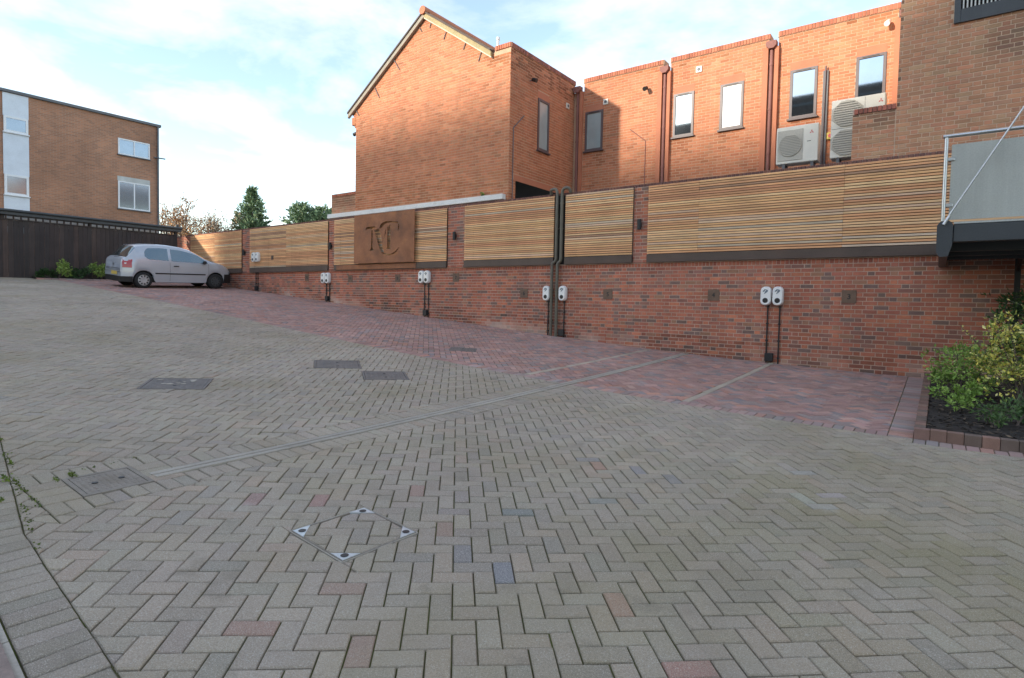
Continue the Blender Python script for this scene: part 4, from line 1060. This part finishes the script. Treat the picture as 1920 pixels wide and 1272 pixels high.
# ================================================================== DARK TIMBER SCREEN AT THE LEFT
XT = -26.5
tf = thing('timber_screen', (XT, 6, float(gnd(XT, 7))), 'tall dark stained timber board screen with black capping at the end of the yard', 'fence')
PAL_DARK = [(3, (.052, .036, .032)), (2, (.042, .031, .029)), (1, (.066, .042, .035))]
y = 1.2
while y < 11.32:
    g0 = float(gnd(XT, y)); d = rnd.uniform(-.004, .004)
    MB().bbox(XT-.02+d, XT+.0+d, y, y+.143, g0-.05, Z(2.52)+rnd.uniform(-.004, .004), .002, pick(PAL_DARK)).build('board', M['darkwood'], tf); y += .148
for yy in np.arange(1.3, 11.3, .21): MB().bbox(XT-.015, XT+.015, yy, yy+.05, Z(2.53), Z(2.69), .002, pick(PAL_DARK)).build('baluster', M['darkwood'], tf)
for a, b in ((Z(2.30), Z(2.38)), (Z(1.2), Z(1.28))): MB().bbox(XT-.07, XT-.025, 1.2, 11.32, a, b, .003, (.045, .03, .028)).build('rail', M['darkwood'], tf)
MB().bbox(XT-.06, XT+.03, 1.2, 11.4, Z(2.525), Z(2.56), .003, (.045, .032, .03)).build('mid_rail', M['darkwood'], tf)
one('capping', M['anthracite'], tf, 'bbox', XT-.5, XT+.10, 1.0, 11.55, Z(2.695), Z(2.80), .006)
mb = MB(); mb.tube([(XT+.12, 1.0, Z(2.845)), (XT+.12, 11.56, Z(2.845))], .05, 10); mb.build('gutter', M['anthracite'], tf)
one('white_board', M['white'], tf, 'box', XT-.62, XT-.60, 1.2, 10.9, Z(2.45), Z(2.72))
for yy in (3.0, 5.6, 8.2, 11.33): MB().bbox(XT-.13, XT-.025, yy, yy+.1, float(gnd(XT, yy))-.05, Z(2.69), .003, (.045, .032, .03)).build('post', M['darkwood'], tf)
one('finial', M['anthracite'], tf, 'bbox', XT-.02, XT+.07, 11.36, 11.45, Z(2.90), Z(3.02), .01)

# ================================================================== CAR
XCAR, YCAR = -22.1-.81, 7.77       # centre line, rear bumper
zc0 = float(gnd(-22.2, 9.8)); gxs = float(gnd(-22.1, 9.8)-gnd(-23.7, 9.8))/1.6; gys = float(gnd(-22.1, 11.)-gnd(-22.1, 8.6))/2.4
def cw(t, s, z): return (XCAR+t, YCAR+s, zc0 + gxs*(XCAR+t+22.2) + gys*(YCAR+s-9.8) + z)
car = thing('parked_car', cw(0, 1.9, 0), 'silver three-door hatchback with black front bumper parked nose to the wall', 'car')
TOP = [(0, .62), (.02, .90), (.06, .985), (.14, 1.06), (.30, 1.27), (.44, 1.435), (.56, 1.49), (.8, 1.525), (1.2, 1.545), (1.6, 1.535), (1.95, 1.495), (2.25, 1.42), (2.5, 1.31), (2.75, 1.165), (2.98, 1.035), (3.2, .975), (3.42, .905), (3.6, .815), (3.72, .72), (3.80, .58)]
tops = lambda s: float(np.interp(s, [p[0] for p in TOP], [p[1] for p in TOP]))
def hw(s): return .815*(1-.16*max(0, (.45-s)/.45)**2-.30*max(0, (s-3.1)/.7)**2.0)
belt = lambda s: min(.975-.018*s, tops(s)-.03)
SWR, SWF, RA = .665, 3.13, .335
def zb(s):
    z = .215
    for c in (SWR, SWF):
        if abs(s-c) < RA: z = max(z, .285+math.sqrt(RA*RA-(s-c)**2)*.98)
    return z
SS = sorted(set(list(np.linspace(0, 3.8, 77)) + [SWR-RA, SWR+RA, SWF-RA, SWF+RA, .02, .06, .14]))
secs = []
for s in SS:
    w, zt, bl, b0 = hw(s), tops(s), belt(s), zb(s); g = max(0, zt-bl)
    wr = w*.965-.30*g; lv_ = [(w*.955, b0), (w*.99, max(.40, b0+.005)), (w*1.0, max(.55, b0+.01)), (w*.995, max(min(.75, bl-.06), b0+.02)), (w*.968, bl), (wr, max(bl, zt-.07*min(1, g/.25))), (wr*.82, max(bl, zt-.018)), (0, zt)]
    secs.append(lv_)
parts = {k: MB() for k in ('body', 'front_bumper', 'rear_valance', 'windscreen', 'rear_window')}
nl = len(secs[0])
for side in (1, -1):
    for i in range(len(SS)-1):
        s = (SS[i]+SS[i+1])/2
        for k in range(nl-1):
            q = [secs[i][k], secs[i][k+1], secs[i+1][k+1], secs[i+1][k]]; zm = sum(p[1] for p in q)/4
            key = 'body'
            if k >= 5 and 2.30 < s < 2.94: key = 'windscreen'
            elif k >= 5 and .155 < s < .44: key = 'rear_window'
            elif s > 3.46 and zm < .60-.25*max(0, (3.62-s)): key = 'front_bumper'
            elif s < .36 and zm < .34: key = 'rear_valance'
            parts[key].add([cw(side*q[0][0], SS[i], q[0][1]), cw(side*q[1][0], SS[i], q[1][1]), cw(side*q[2][0], SS[i+1], q[2][1]), cw(side*q[3][0], SS[i+1], q[3][1])], [(0, 1, 2, 3)], None, True)
for (idx, lo, hi, key) in ((0, 1, nl-1, 'body'), (len(SS)-1, 0, nl-1, 'front_bumper'), (0, 0, 1, 'rear_valance')):
    for k in range(lo, hi):
        a, b = secs[idx][k], secs[idx][k+1]
        parts[key].add([cw(-a[0], SS[idx], a[1]), cw(a[0], SS[idx], a[1]), cw(b[0], SS[idx], b[1]), cw(-b[0], SS[idx], b[1])], [(0, 1, 2, 3)])
def weld(o):
    import bmesh
    bm = bmesh.new(); bm.from_mesh(o.data); bmesh.ops.remove_doubles(bm, verts=bm.verts, dist=.0005); bmesh.ops.recalc_face_normals(bm, faces=bm.faces); bm.to_mesh(o.data); bm.free()
for key, m_ in (('body', 'paint'), ('front_bumper', 'black'), ('rear_valance', 'black'), ('windscreen', 'carglass'), ('rear_window', 'carglass')): weld(parts[key].build(key, M[m_], car))
one('underbody', M['black'], car, 'add', [cw(t, s, z) for z in (.20, .42) for t, s in ((-.70, .45), (.70, .45), (.70, 3.5), (-.70, 3.5))], [(0, 1, 2, 3), (4, 5, 6, 7), (0, 1, 5, 4), (1, 2, 6, 5), (2, 3, 7, 6), (3, 0, 4, 7)])
def on_side(side, s, v):      # greenhouse side surface, v 0 at belt, 1 at roof rail
    i = min(range(len(SS)), key=lambda q: abs(SS[q]-s)); a, b = secs[i][4], secs[i][5]
    return cw(side*(a[0]+(b[0]-a[0])*v+.007), s, a[1]+(b[1]-a[1])*v)
def side_glass(side, pts, name):
    n = 12; lo = [p for p in pts if p[1] < .5]; mb = MB()
    s0, s1 = min(p[0] for p in pts), max(p[0] for p in pts); V = []
    for k in range(n+1):
        s = s0+(s1-s0)*k/n; t_ = k/n
        up_ = float(np.interp(t_, [0, .12, .9, 1], pts[0][2])) ; lo_ = float(np.interp(t_, [0, .12, .9, 1], pts[0][3]))
        V += [on_side(side, s, lo_), on_side(side, s, up_)]
    mb.add(V, [(2*k, 2*k+1, 2*k+3, 2*k+2) for k in range(n)], None, True); mb.build(name, M['carglass'], car)
for side in (1, -1):
    side_glass(side, [(.72, 0, [.62, .86, .88, .86], [.30, .10, .06, .06]), (1.47, 0)], 'quarter_window')
    side_glass(side, [(1.57, 0, [.86, .88, .86, .10], [.06, .06, .06, .06]), (2.84, 0)], 'door_window')
    X_ = side*.822
    V = []
    for s in np.linspace(1.02, 2.74, 10): V += [cw(side*(hw(s)*1.0+.008), s, .505), cw(side*(hw(s)*1.0+.008), s, .545), cw(side*(hw(s)*.99), s, .55), cw(side*(hw(s)*.99), s, .50)]
    mb = MB(); mb.add(V, [(4*k+j_, 4*k+4+j_, 4*k+4+(j_+1) % 4, 4*k+(j_+1) % 4) for k in range(9) for j_ in range(4)]); mb.build('rub_strip', M['black'], car)
    mb = MB(); mb.tube([cw(side*.826, 1.63, .80), cw(side*.84, 1.70, .805), cw(side*.826, 1.80, .80)], .017, 8); mb.build('door_handle', M['black'], car)
    mb = MB(); mb.tube([cw(side*.80, 2.70, .965), cw(side*.86, 2.69, .975), cw(side*.93, 2.68, .98)], [.03, .07, .055], 10); mb.build('mirror', M['black'], car)
    mb = MB(); V = []
    for z in np.linspace(.70, .98, 6):
        for s in (.035, .10, .20, .30):
            i = min(range(len(SS)), key=lambda q: abs(SS[q]-s)); ww = np.interp(z, [p[1] for p in secs[i][:6]], [p[0] for p in secs[i][:6]]); V.append(cw(side*(float(ww)+.008), s+(.02 if z > .9 else 0), z))
    mb.add(V, [(4*r_+c_, 4*r_+c_+1, 4*r_+c_+5, 4*r_+c_+4) for r_ in range(5) for c_ in range(3)], None, True); tl = mb.build('tail_lamp', M['redlens'], car)
    mb = MB(); mb.add([cw(side*(hw(.12)*1.0+.006), s, z) for s, z in ((.09, .82), (.25, .82), (.25, .865), (.09, .865))], [(0, 1, 2, 3)]); mb.build('reversing_lens', M['white'], tl)
    # door shut lines
    for s in (1.51, 2.86):
        mb = MB(); V = []
        for z in (.27, .45, .62, .78, .93): V += [cw(side*(float(np.interp(z, [.2, .4, .55, .75, .95], [.955, .99, 1, .995, .968]))*hw(s)+.003), s-.004, z), cw(side*(float(np.interp(z, [.2, .4, .55, .75, .95], [.955, .99, 1, .995, .968]))*hw(s)+.003), s+.004, z)]
        mb.add(V, [(2*k, 2*k+1, 2*k+3, 2*k+2) for k in range(4)]); mb.build('door_gap', M['black'], car)
    for s, hubm in ((SWR, 'hub'), (SWF, 'anthracite' if side > 0 else 'hub')):
        mb = MB(); pr = [(.0, .19), (.015, .255), (.04, .280), (.10, .285), (.155, .280), (.175, .255), (.185, .19)]; n = 28; V = []
        for d, r_ in pr: V += [cw(side*(.625+d), s+r_*math.cos(2*math.pi*k/n), .285+r_*math.sin(2*math.pi*k/n)) for k in range(n)]
        mb.add(V, [(i*n+k, i*n+(k+1) % n, (i+1)*n+(k+1) % n, (i+1)*n+k) for i in range(len(pr)-1) for k in range(n)], None, True)
        wh = mb.build('wheel', M['tyre'], car)
        mb = MB(); c_ = cw(side*.795, s, .285); V = [c_]; nn = 28
        V += [cw(side*.80, s+.10*math.cos(2*math.pi*k/nn), .285+.10*math.sin(2*math.pi*k/nn)) for k in range(nn)] + [cw(side*.785, s+.193*math.cos(2*math.pi*k/nn), .285+.193*math.sin(2*math.pi*k/nn)) for k in range(nn)]
        mb.add(V, [(0, 1+k, 1+(k+1) % nn) for k in range(nn)] + [(1+k, 1+(k+1) % nn, 1+nn+(k+1) % nn, 1+nn+k) for k in range(nn)]); mb.build('wheel_trim', M[hubm], wh)
        mb = MB()
        for k in range(9):
            a = 2*math.pi*k/9; q = [cw(side*.806, s+r_*math.cos(a+da), .285+r_*math.sin(a+da)) for r_, da in ((.105, -.12), (.165, -.16), (.165, .16), (.105, .12))]; mb.add(q, [(0, 1, 2, 3)])
        mb.build('trim_slots', M['black'], wh)
        mb = MB(); q = [cw(side*.62, s+.32*math.cos(2*math.pi*k/20), .30+.32*math.sin(2*math.pi*k/20)) for k in range(20)]; mb.add(q, [tuple(range(20))]); mb.build('wheel_well', M['black'], car)
for (pts_, nm_) in (([(-.62, -.006, .66), (.62, -.006, .66)], 'boot_seam'), ([(-.70, 2.99, 1.033), (.0, 3.0, 1.036), (.70, 2.99, 1.033)], 'bonnet_seam')):
    mb = MB(); mb.tube([cw(*p_) for p_ in pts_], .006, 5); mb.build(nm_, M['black'], car)
one('badge', M['steel'], car, 'disc', cw(.1, -.004, .80), (0, -1, 0), .045, 14, .006)
one('number_plate', M['plate'], car, 'add', [cw(t, -.012, z) for t, z in ((-.10, .44), (.40, .44), (.40, .555), (-.10, .555))], [(0, 1, 2, 3)])
mb = MB(); mb.tube([cw(-.15, .10, 1.02), cw(.35, .17, 1.09)], .010, 6); mb.build('rear_wiper', M['black'], car)

# ================================================================== BALCONY
YK = 9.0
ba = thing('steel_balcony', (1.5, 10.7, Z(.65)), 'dark steel balcony with frosted glass balustrade and a slanting tie rod', 'balcony')
one('front_beam', M['anthracite'], ba, 'bbox', .10, 4.0, YK, YK+.10, Z(.84), Z(1.06), .006)
mb = MB(); mb.prism([(-.065, Z(.72)), (-.03, Z(.66)), (.055, Z(.66)), (.095, Z(.80)), (.095, Z(1.06)), (.06, Z(1.10)), (-.03, Z(1.10)), (-.065, Z(1.05))], 'y', YK-.02, YK+.14); mb.build('end_plate', M['anthracite'], ba)
one('side_beam', M['anthracite'], ba, 'bbox', -.04, .06, YK+.141, 12.49, Z(.70), Z(1.05), .006)
one('deck', M['anthracite'], ba, 'box', .061, 4.0, YK+.101, 12.49, Z(.96), Z(1.05))
for yy in (9.7, 10.5, 11.3): one('joist', M['anthracite'], ba, 'box', .062, 4.0, yy, yy+.08, Z(.78), Z(.958))
one('edge_strip', M['steel'], ba, 'box', .10, 4.0, YK-.004, YK+.06, Z(1.062), Z(1.085))
mb = MB(); mb.tube([(-.01, YK+.04, Z(1.08)), (-.01, YK+.04, Z(2.14))], .021, 10); mb.build('post', M['steel'], ba)
mb = MB(); mb.tube([(-.045, YK+.04, Z(2.155)), (4.0, YK+.04, Z(2.155))], .023, 10); mb.build('handrail', M['steel'], ba)
mb = MB(); mb.tube([(-.01, YK+.05, Z(2.155)), (-.01, 12.45, Z(2.155))], .023, 10); mb.build('side_handrail', M['steel'], ba)
one('glass_panel', M['frost'], ba, 'bbox', .045, 3.9, YK+.05, YK+.062, Z(1.12), Z(2.05), .002)
for z_ in (Z(1.30), Z(1.87)): one('glass_clip', M['steel'], ba, 'bbox', .01, .085, YK+.035, YK+.075, z_-.022, z_+.022, .006)
mb = MB(); mb.tube([(0.0, YK-.03, Z(1.07)), (2.05, YK-.03, Z(4.9))], .0105, 8); mb.build('tie_rod', M['steel'], ba)
mb = MB(); mb.tube([(0.0, YK-.03, Z(1.055)), (.06, YK-.03, Z(1.16))], [.022, .014], 8); mb.build('rod_fork', M['steel'], ba)
mb = MB(); mb.box(.91, .98, 11.72, 11.79, float(gnd(.9, 11.7))-.05, Z(.955)); mb.build('support_post', M['black'], ba)
mb = MB(); mb.tube([(.945, 11.75, Z(.62)), (.945, 11.2, Z(.92))], .03, 6); mb.build('brace', M['black'], ba)

# ================================================================== PLANTING
def leaves(mb, centre, spread, n, size, cols, up_bias=.3, shell=.5, aspect=.5, seed=1, droop=0.0):
    """leaf blades with a fold, spread through an ellipsoid of clumps"""
    q = random.Random(seed)
    for _ in range(n):
        while True:
            d = Vector((q.uniform(-1, 1), q.uniform(-1, 1), q.uniform(-1, 1)))
            if 0.02 < d.length <= 1: break
        r_ = d.length; d = d.normalized()*(shell*1.0+(1-shell)*r_) if q.random() < .6 else d
        p = Vector(centre)+Vector((d.x*spread[0], d.y*spread[1], d.z*spread[2]))
        leaf(mb, p, d, size*q.uniform(.6, 1.25), q.choice(cols), q, up_bias, aspect, droop)
def leaf(mb, p, d, s, c, q, up_bias=.3, aspect=.5, droop=0):
    a = Vector((q.gauss(0, .6)+d.x, q.gauss(0, .6)+d.y, q.gauss(0, .5)+d.z+up_bias-droop)).normalized()
    b = a.cross(Vector((q.gauss(0, 1), q.gauss(0, 1), q.gauss(0, 1)))).normalized(); n_ = a.cross(b)
    k = q.uniform(.75, 1.25); c = tuple(min(1, x*k) for x in c); w = s*aspect*.5
    V = [p, p+a*s*.5+b*w+n_*s*.10, p+a*s, p+a*s*.5-b*w+n_*s*.10]
    mb.add(V, [(0, 1, 2), (0, 2, 3)], c)
def shrub(name, base, h, rx, n, size, cols, label, cat='shrub', clumps=9, seed=3, stems=6, group=None, aspect=.5, lean=(0, 0)):
    q = random.Random(seed); base = Vector(base); t = thing(name, base, label, cat, group); st_ = MB(); mb = MB()
    for i in range(clumps):
        a = q.uniform(0, 2*math.pi); rr = rx*math.sqrt(q.random())*.85; zz_ = h*(.25+.70*((i+.5)/clumps))*(1-.35*(rr/rx)**2)
        c = base+Vector((rr*math.cos(a)+lean[0]*zz_, rr*math.sin(a)+lean[1]*zz_, zz_)); sp = rx*q.uniform(.20, .36)
        leaves(mb, c, (sp, sp, sp*q.uniform(.7, 1.1)), int(n/clumps), size, cols, seed=seed*100+i, aspect=aspect)
        st_.tube([base+Vector((q.uniform(-.03, .03), q.uniform(-.03, .03), -.02)), base.lerp(c, .5)+Vector((0, 0, .03)), c], [.007, .005, .003], 5)
        for k in range(4):      # loose sprays reaching out of the clump
            e = c+Vector((q.gauss(0, sp*1.1), q.gauss(0, sp*1.1), q.gauss(0, sp*.7)+sp*.7)); st_.tube([c, e], [.003, .0015], 4)
            for w_ in range(9): leaf(mb, c.lerp(e, q.uniform(.3, 1.05)), (e-c).normalized(), size*q.uniform(.5, 1.0), q.choice(cols), q, .1, aspect*.8)
    st_.build('stems', M['bark'], t); mb.build('foliage', M['leaf'], t, kind='stuff'); return t
GREEN = [(.20, .32, .06), (.25, .38, .075), (.13, .22, .045), (.32, .44, .11)]
BGREEN = [(.20, .30, .06), (.26, .36, .08), (.15, .24, .05), (.30, .38, .11)]
DGREEN = [(.035, .075, .022), (.05, .10, .03), (.028, .06, .02)]
YELL = [(.68, .58, .12), (.60, .52, .10), (.72, .66, .26), (.22, .29, .06), (.15, .22, .05), (.27, .34, .08), (.48, .46, .10)]
# raised bed with brick kerb
pb = thing('planting_bed', (1.8, 9.4, float(gnd(.5, 8))), 'brick-edged planting bed of dark mulch under the balcony', 'planter')
def kerb(a, b, across, ht, nm):
    dx, dy = b[0]-a[0], b[1]-a[1]; L = math.hypot(dx, dy); k = int(round(L/.135)); 
    for i in range(k):
        p = (a[0]+dx*i/k, a[1]+dy*i/k); q_ = (a[0]+dx*(i+1)/k, a[1]+dy*(i+1)/k)
        x0_, x1_ = sorted((p[0], q_[0])) if abs(dx) > abs(dy) else (a[0], a[0]+across); y0_, y1_ = (a[1], a[1]+across) if abs(dx) > abs(dy) else sorted((p[1], q_[1]))
        g0 = float(gnd(x0_, y0_)); j_ = .002; d = rnd.uniform(-.003, .003)
        c = pick([(3, (.20, .125, .10)), (2, (.235, .14, .11)), (1.5, (.165, .12, .10)), (1, (.27, .17, .135))])
        MB().bbox(x0_+j_, x1_-j_, y0_+j_, y1_-j_, g0-.05, g0+ht+d, .004, c).build('kerb_brick', M['brick'], pb)
kerb((-.16, 7.06), (4.0, 7.06), .10, .105, 'f'); kerb((-.16, 7.16), (-.16, 11.86), .10, .105, 's')
def bed(x0_, x1_, y0_, y1_, lift, name, parent, bits, seed):
    xs_, ys_ = np.linspace(x0_, x1_, 40), np.linspace(y0_, y1_, 40); q = np.random.RandomState(seed); nz = q.rand(40, 40)*.03
    b = MB(); gx, gy = np.meshgrid(xs_, ys_, indexing='ij'); gz = gnd(gx, gy)+lift+nz
    b.add(list(zip(gx.ravel().tolist(), gy.ravel().tolist(), gz.ravel().tolist())), [(i*40+j_, (i+1)*40+j_, (i+1)*40+j_+1, i*40+j_+1) for i in range(39) for j_ in range(39)], (.028, .021, .017)); b.build(name, M['soil'], parent)
    b = MB(); r2 = random.Random(seed)
    for _ in range(bits):
        x, y_ = r2.uniform(x0_, x1_), r2.uniform(y0_, y1_); s = r2.uniform(.012, .045); a = r2.uniform(0, 6.3); z = float(gnd(x, y_))+lift+.028+r2.uniform(-.01, .012)
        c = r2.choice([(.035, .026, .02), (.05, .036, .026), (.02, .016, .013), (.13, .095, .065), (.075, .055, .04), (.028, .02, .016)])
        dx_, dy_ = math.cos(a)*s, math.sin(a)*s; w = r2.uniform(.2, .5)
        b.add([(x-dx_, y_-dy_, z), (x+dy_*w, y_-dx_*w, z+r2.uniform(0, .015)), (x+dx_, y_+dy_, z+r2.uniform(-.01, .015)), (x-dy_*w, y_+dx_*w, z)], [(0, 1, 2, 3)], c)
    b.build('bark_chips', M['soil'], parent, kind='stuff')
bed(-.055, 4.0, 7.165, 11.86, .075, 'mulch', pb, 6500, 5)
bz = lambda x, y_: float(gnd(x, y_))+.09
shrub('green_shrub', (.24, 9.3, bz(.2, 9.3)), 0.80, .42, 1500, .05, GREEN, 'fresh green leafy shrub at the open corner of the brick-edged bed', seed=4, clumps=20)
shrub('green_shrub', (.20, 8.45, bz(.2, 8.45)), .36, .24, 520, .05, GREEN, 'low green ferny shrub in front of the fresh green one', seed=14, clumps=7)
shrub('variegated_shrub', (.86, 9.1, bz(.86, 9.1)), 1.30, .50, 2300, .052, YELL, 'yellow variegated shrub spilling over the brick-edged bed', seed=5, clumps=28, aspect=.55)
shrub('tall_shrub', (1.12, 10.1, bz(1.1, 10.1)), 1.75, .50, 2300, .07, DGREEN+[(.07, .13, .035)], 'tallest dark green shrub against the wall beneath the balcony', seed=6, clumps=30)
shrub('fern_plant', (.50, 7.75, bz(.5, 7.75)), .22, .20, 260, .06, [(.08, .14, .05), (.11, .18, .06)], 'small grey green fern near the bed front kerb', 'plant', seed=8, clumps=5, aspect=.3)
shrub('fern_plant', (.70, 7.95, bz(.7, 7.95)), .26, .22, 260, .065, [(.07, .13, .05), (.10, .17, .06)], 'small fern below the yellow variegated shrub', 'plant', seed=18, clumps=5, aspect=.3)
# bed along the dark screen
pb2 = thing('planting_bed', (XT+.45, 8.0, float(gnd(XT+.4, 8))), 'narrow planting strip at the foot of the dark timber screen', 'planter')
bed(XT+.03, XT+.62, 6.4, 9.8, .03, 'mulch', pb2, 300, 9)
y = 6.4
while y < 9.75:
    g0 = float(gnd(XT+.66, y)); MB().bbox(XT+.62, XT+.72, y, y+.205, g0-.05, g0+.05, .005, pick(PAL_EDGE)).build('kerb_brick', M['redpaver'], pb2); y += .215
for (yy, h, lab, cols, sd, rx) in ((7.15, .66, 'bright green shrub before the timber screen, farther from the car', BGREEN, 21, .34), (8.50, .66, 'bright green shrub before the timber screen, beside the car', BGREEN, 22, .34), (7.82, .34, 'low dark shrub between the two bright green shrubs', DGREEN, 23, .38), (6.85, .30, 'low dark shrub at the open end of the planting strip', DGREEN, 24, .34), (9.3, .34, 'low dark shrub hidden behind the car boot', DGREEN, 25, .34)):
    shrub('strip_shrub', (XT+.36, yy, float(gnd(XT+.3, yy))+.05), h, rx, 600, .085, cols, lab, seed=sd, clumps=8, group='shrubs along the timber screen')
# weeds in the joints at the left-hand edge
def weed(px, py, s, label, seed):
    q = random.Random(seed); z = float(gnd(px, py)); t = thing('weed', (px, py, z), label, 'weed', 'weeds in the paving joints'); mb = MB()
    for k in range(46):
        a = q.uniform(0, 6.3); dx_ = q.gauss(0, .8)*s; p = Vector((px+dx_, py-dx_*.12+q.gauss(0, .10)*s, z)); leaf(mb, p, Vector((math.cos(a)*.7, math.sin(a)*.7, .3)), s*q.uniform(.2, .5), q.choice([(.12, .17, .025), (.16, .22, .03), (.08, .13, .02)]), q, .2, .5)
    mb.build('blades', M['leaf'], t, kind='stuff')
shrub('ledge_fern', (-10.15, YG-.10, Z(2.84)), .10, .06, 40, .05, GREEN, 'tiny green fern growing on the white ledge of the gabled house', 'plant', clumps=3, seed=71)
weed(-4.56, 1.30, .055, 'bright green weed tuft against the square drain cover', 31); weed(-4.53, 1.21, .04, 'small weed sprig at the corner of the drain cover', 35)
weed(-4.75, 1.00, .055, 'weed tuft in the edging course near the drain cover', 32); weed(-4.35, .90, .045, 'low weed trail along the edging joint', 33); weed(-5.05, 1.10, .04, 'thin weed sprig farther up the edging joint', 34)

mb = MB(); q_ = random.Random(77)
for (x0_, y0_, x1_, y1_, n_) in ((-3.5, .86, -5.75, 1.20, 520), (-3.9, .70, -4.9, .86, 160), (-4.1, 1.02, -4.75, 1.03, 160), (-4.6, 1.3, -4.7, 1.8, 60)):
    for _ in range(n_):
        t_ = q_.random()
        if math.sin(t_*23+x0_)+q_.uniform(-.6, .9) < 0: continue
        x, y = x0_+(x1_-x0_)*t_+q_.gauss(0, .012), y0_+(y1_-y0_)*t_+q_.gauss(0, .009)
        leaf(mb, Vector((x, y, float(gnd(x, y))-.004)), Vector((q_.gauss(0, .6), q_.gauss(0, .6), .3)), q_.uniform(.008, .022), q_.choice([(.09, .12, .02), (.13, .16, .03), (.06, .085, .02)]), q_, .2, .7)
mb.build('moss', M['leaf'], None, 'olive green moss creeping along the joints of the edging course', 'moss', kind='stuff')

# ================================================================== TREES BEYOND
def bare_tree(name, base, h, rx, nleaf, cols, label, seed, leafsize=.11):
    q = random.Random(seed); base = Vector(base); t = thing(name, base, label, 'tree', 'trees beyond the wall'); tr = MB(); lf = MB(); tips = []
    def grow(p, d, L, r_, lev):
        e = p+d*L; mid = p.lerp(e, .5)+Vector((q.gauss(0, .06), q.gauss(0, .06), q.gauss(0, .04)))*L
        tr.tube([p, mid, e], [r_, r_*.82, r_*.62], 6 if lev < 2 else 4, caps=False)
        if lev >= 2: tips.append((p, e))
        if lev == 5: return
        for k in range(q.choice((2, 3, 3)) if lev else 5):
            nd = (d+Vector((q.gauss(0, .55), q.gauss(0, .55), q.gauss(.12, .35)))).normalized(); grow(e if k else p.lerp(e, .8), nd, L*q.uniform(.62, .82), r_*.58, lev+1)
    grow(base, Vector((0, 0, 1)), h*.30, h*.022, 0)
    tr.build('trunk', M['bark'], t)
    top = max(e.z for _, e in tips)
    for _ in range(nleaf):
        p, e = q.choice(tips); leaf(lf, p.lerp(e, q.random())+Vector((q.gauss(0, .15), q.gauss(0, .15), q.gauss(0, .15))), Vector((q.gauss(0, 1), q.gauss(0, 1), 0)), leafsize*q.uniform(.7, 1.3), q.choice(cols), q, 0, .8)
    lf.build('crown', M['leaf'], t, kind='stuff'); return t
ORG = [(.42, .20, .07), (.36, .17, .06), (.45, .26, .11), (.30, .16, .07), (.40, .28, .17)]
bare_tree('autumn_tree', (-47.2, 21.6, -.45), 10.6, 4, 7000, ORG, 'bare-branched tree with orange autumn leaves beyond the wall', 41)
bare_tree('autumn_tree', (-45.6, 23.2, -.45), 9.4, 4, 5200, [(.42, .31, .20), (.36, .26, .17), (.46, .37, .26)], 'nearly leafless brown tree between the orange tree and conifer', 47)
def conifer(base, h, r_, n, label, seed, cols, z0=.12, pw=.85):
    q = random.Random(seed); base = Vector(base); t = thing('conifer', base, label, 'tree', 'trees beyond the wall'); tr = MB(); tr.tube([base, base+Vector((0, 0, h))], [h*.02, .01], 7); mb = MB()
    for i in range(n):
        f = (i+.5)/n; z = h*(z0+(1-z0)*f); L = r_*(1-f)**pw*q.uniform(.5, 1.25)+.10; a = i*2.4+q.uniform(-.4, .4); d = Vector((math.cos(a), math.sin(a), q.uniform(.25, .6))).normalized()
        p0 = base+Vector((0, 0, z)); tr.tube([p0, p0+d*L], [.022, .006], 4, caps=False)
        for k in range(max(8, int(52*L/r_))):
            u_ = q.uniform(.15, 1.0); p = p0+d*L*u_+Vector((q.gauss(0, .05), q.gauss(0, .05), q.gauss(0, .05))); leaf(mb, p, d, q.uniform(.22, .48), q.choice(cols), q, .25, .34)
    tr.build('trunk', M['bark'], t); mb.build('crown', M['leaf'], t, kind='stuff')
CG = [(.16, .24, .13), (.20, .29, .16), (.11, .17, .10), (.24, .33, .19)]
conifer((-43.4, 24.2, -.45), 10.1, 2.9, 420, 'pointed blue green conifer rising above the slat panels', 51, CG)
conifer((-40.3, 26.6, -.45), 9.0, 3.2, 300, 'conifer of the group by the gabled house, farthest from it', 52, CG, pw=.55)
conifer((-39.3, 27.6, -.45), 8.8, 2.8, 280, 'middle conifer of the group by the gabled house', 53, CG, pw=.55)
conifer((-38.3, 28.2, -.45), 8.5, 2.6, 280, 'conifer of the group touching the gabled house stub wall', 54, CG, pw=.55)
for (x, y_, h, lab, sd) in ((-45.2, 23.0, 6.5, 'dark evergreen bush at the foot of the pointed conifer', 61), (-48.8, 20.4, 5.9, 'dark evergreen bush behind the end pier of the wall', 62)):
    shrub('evergreen_bush', (x, y_, -.45), h, 1.7, 2200, .22, DGREEN+[(.10, .10, .05)], lab, 'bush', clumps=14, seed=sd)
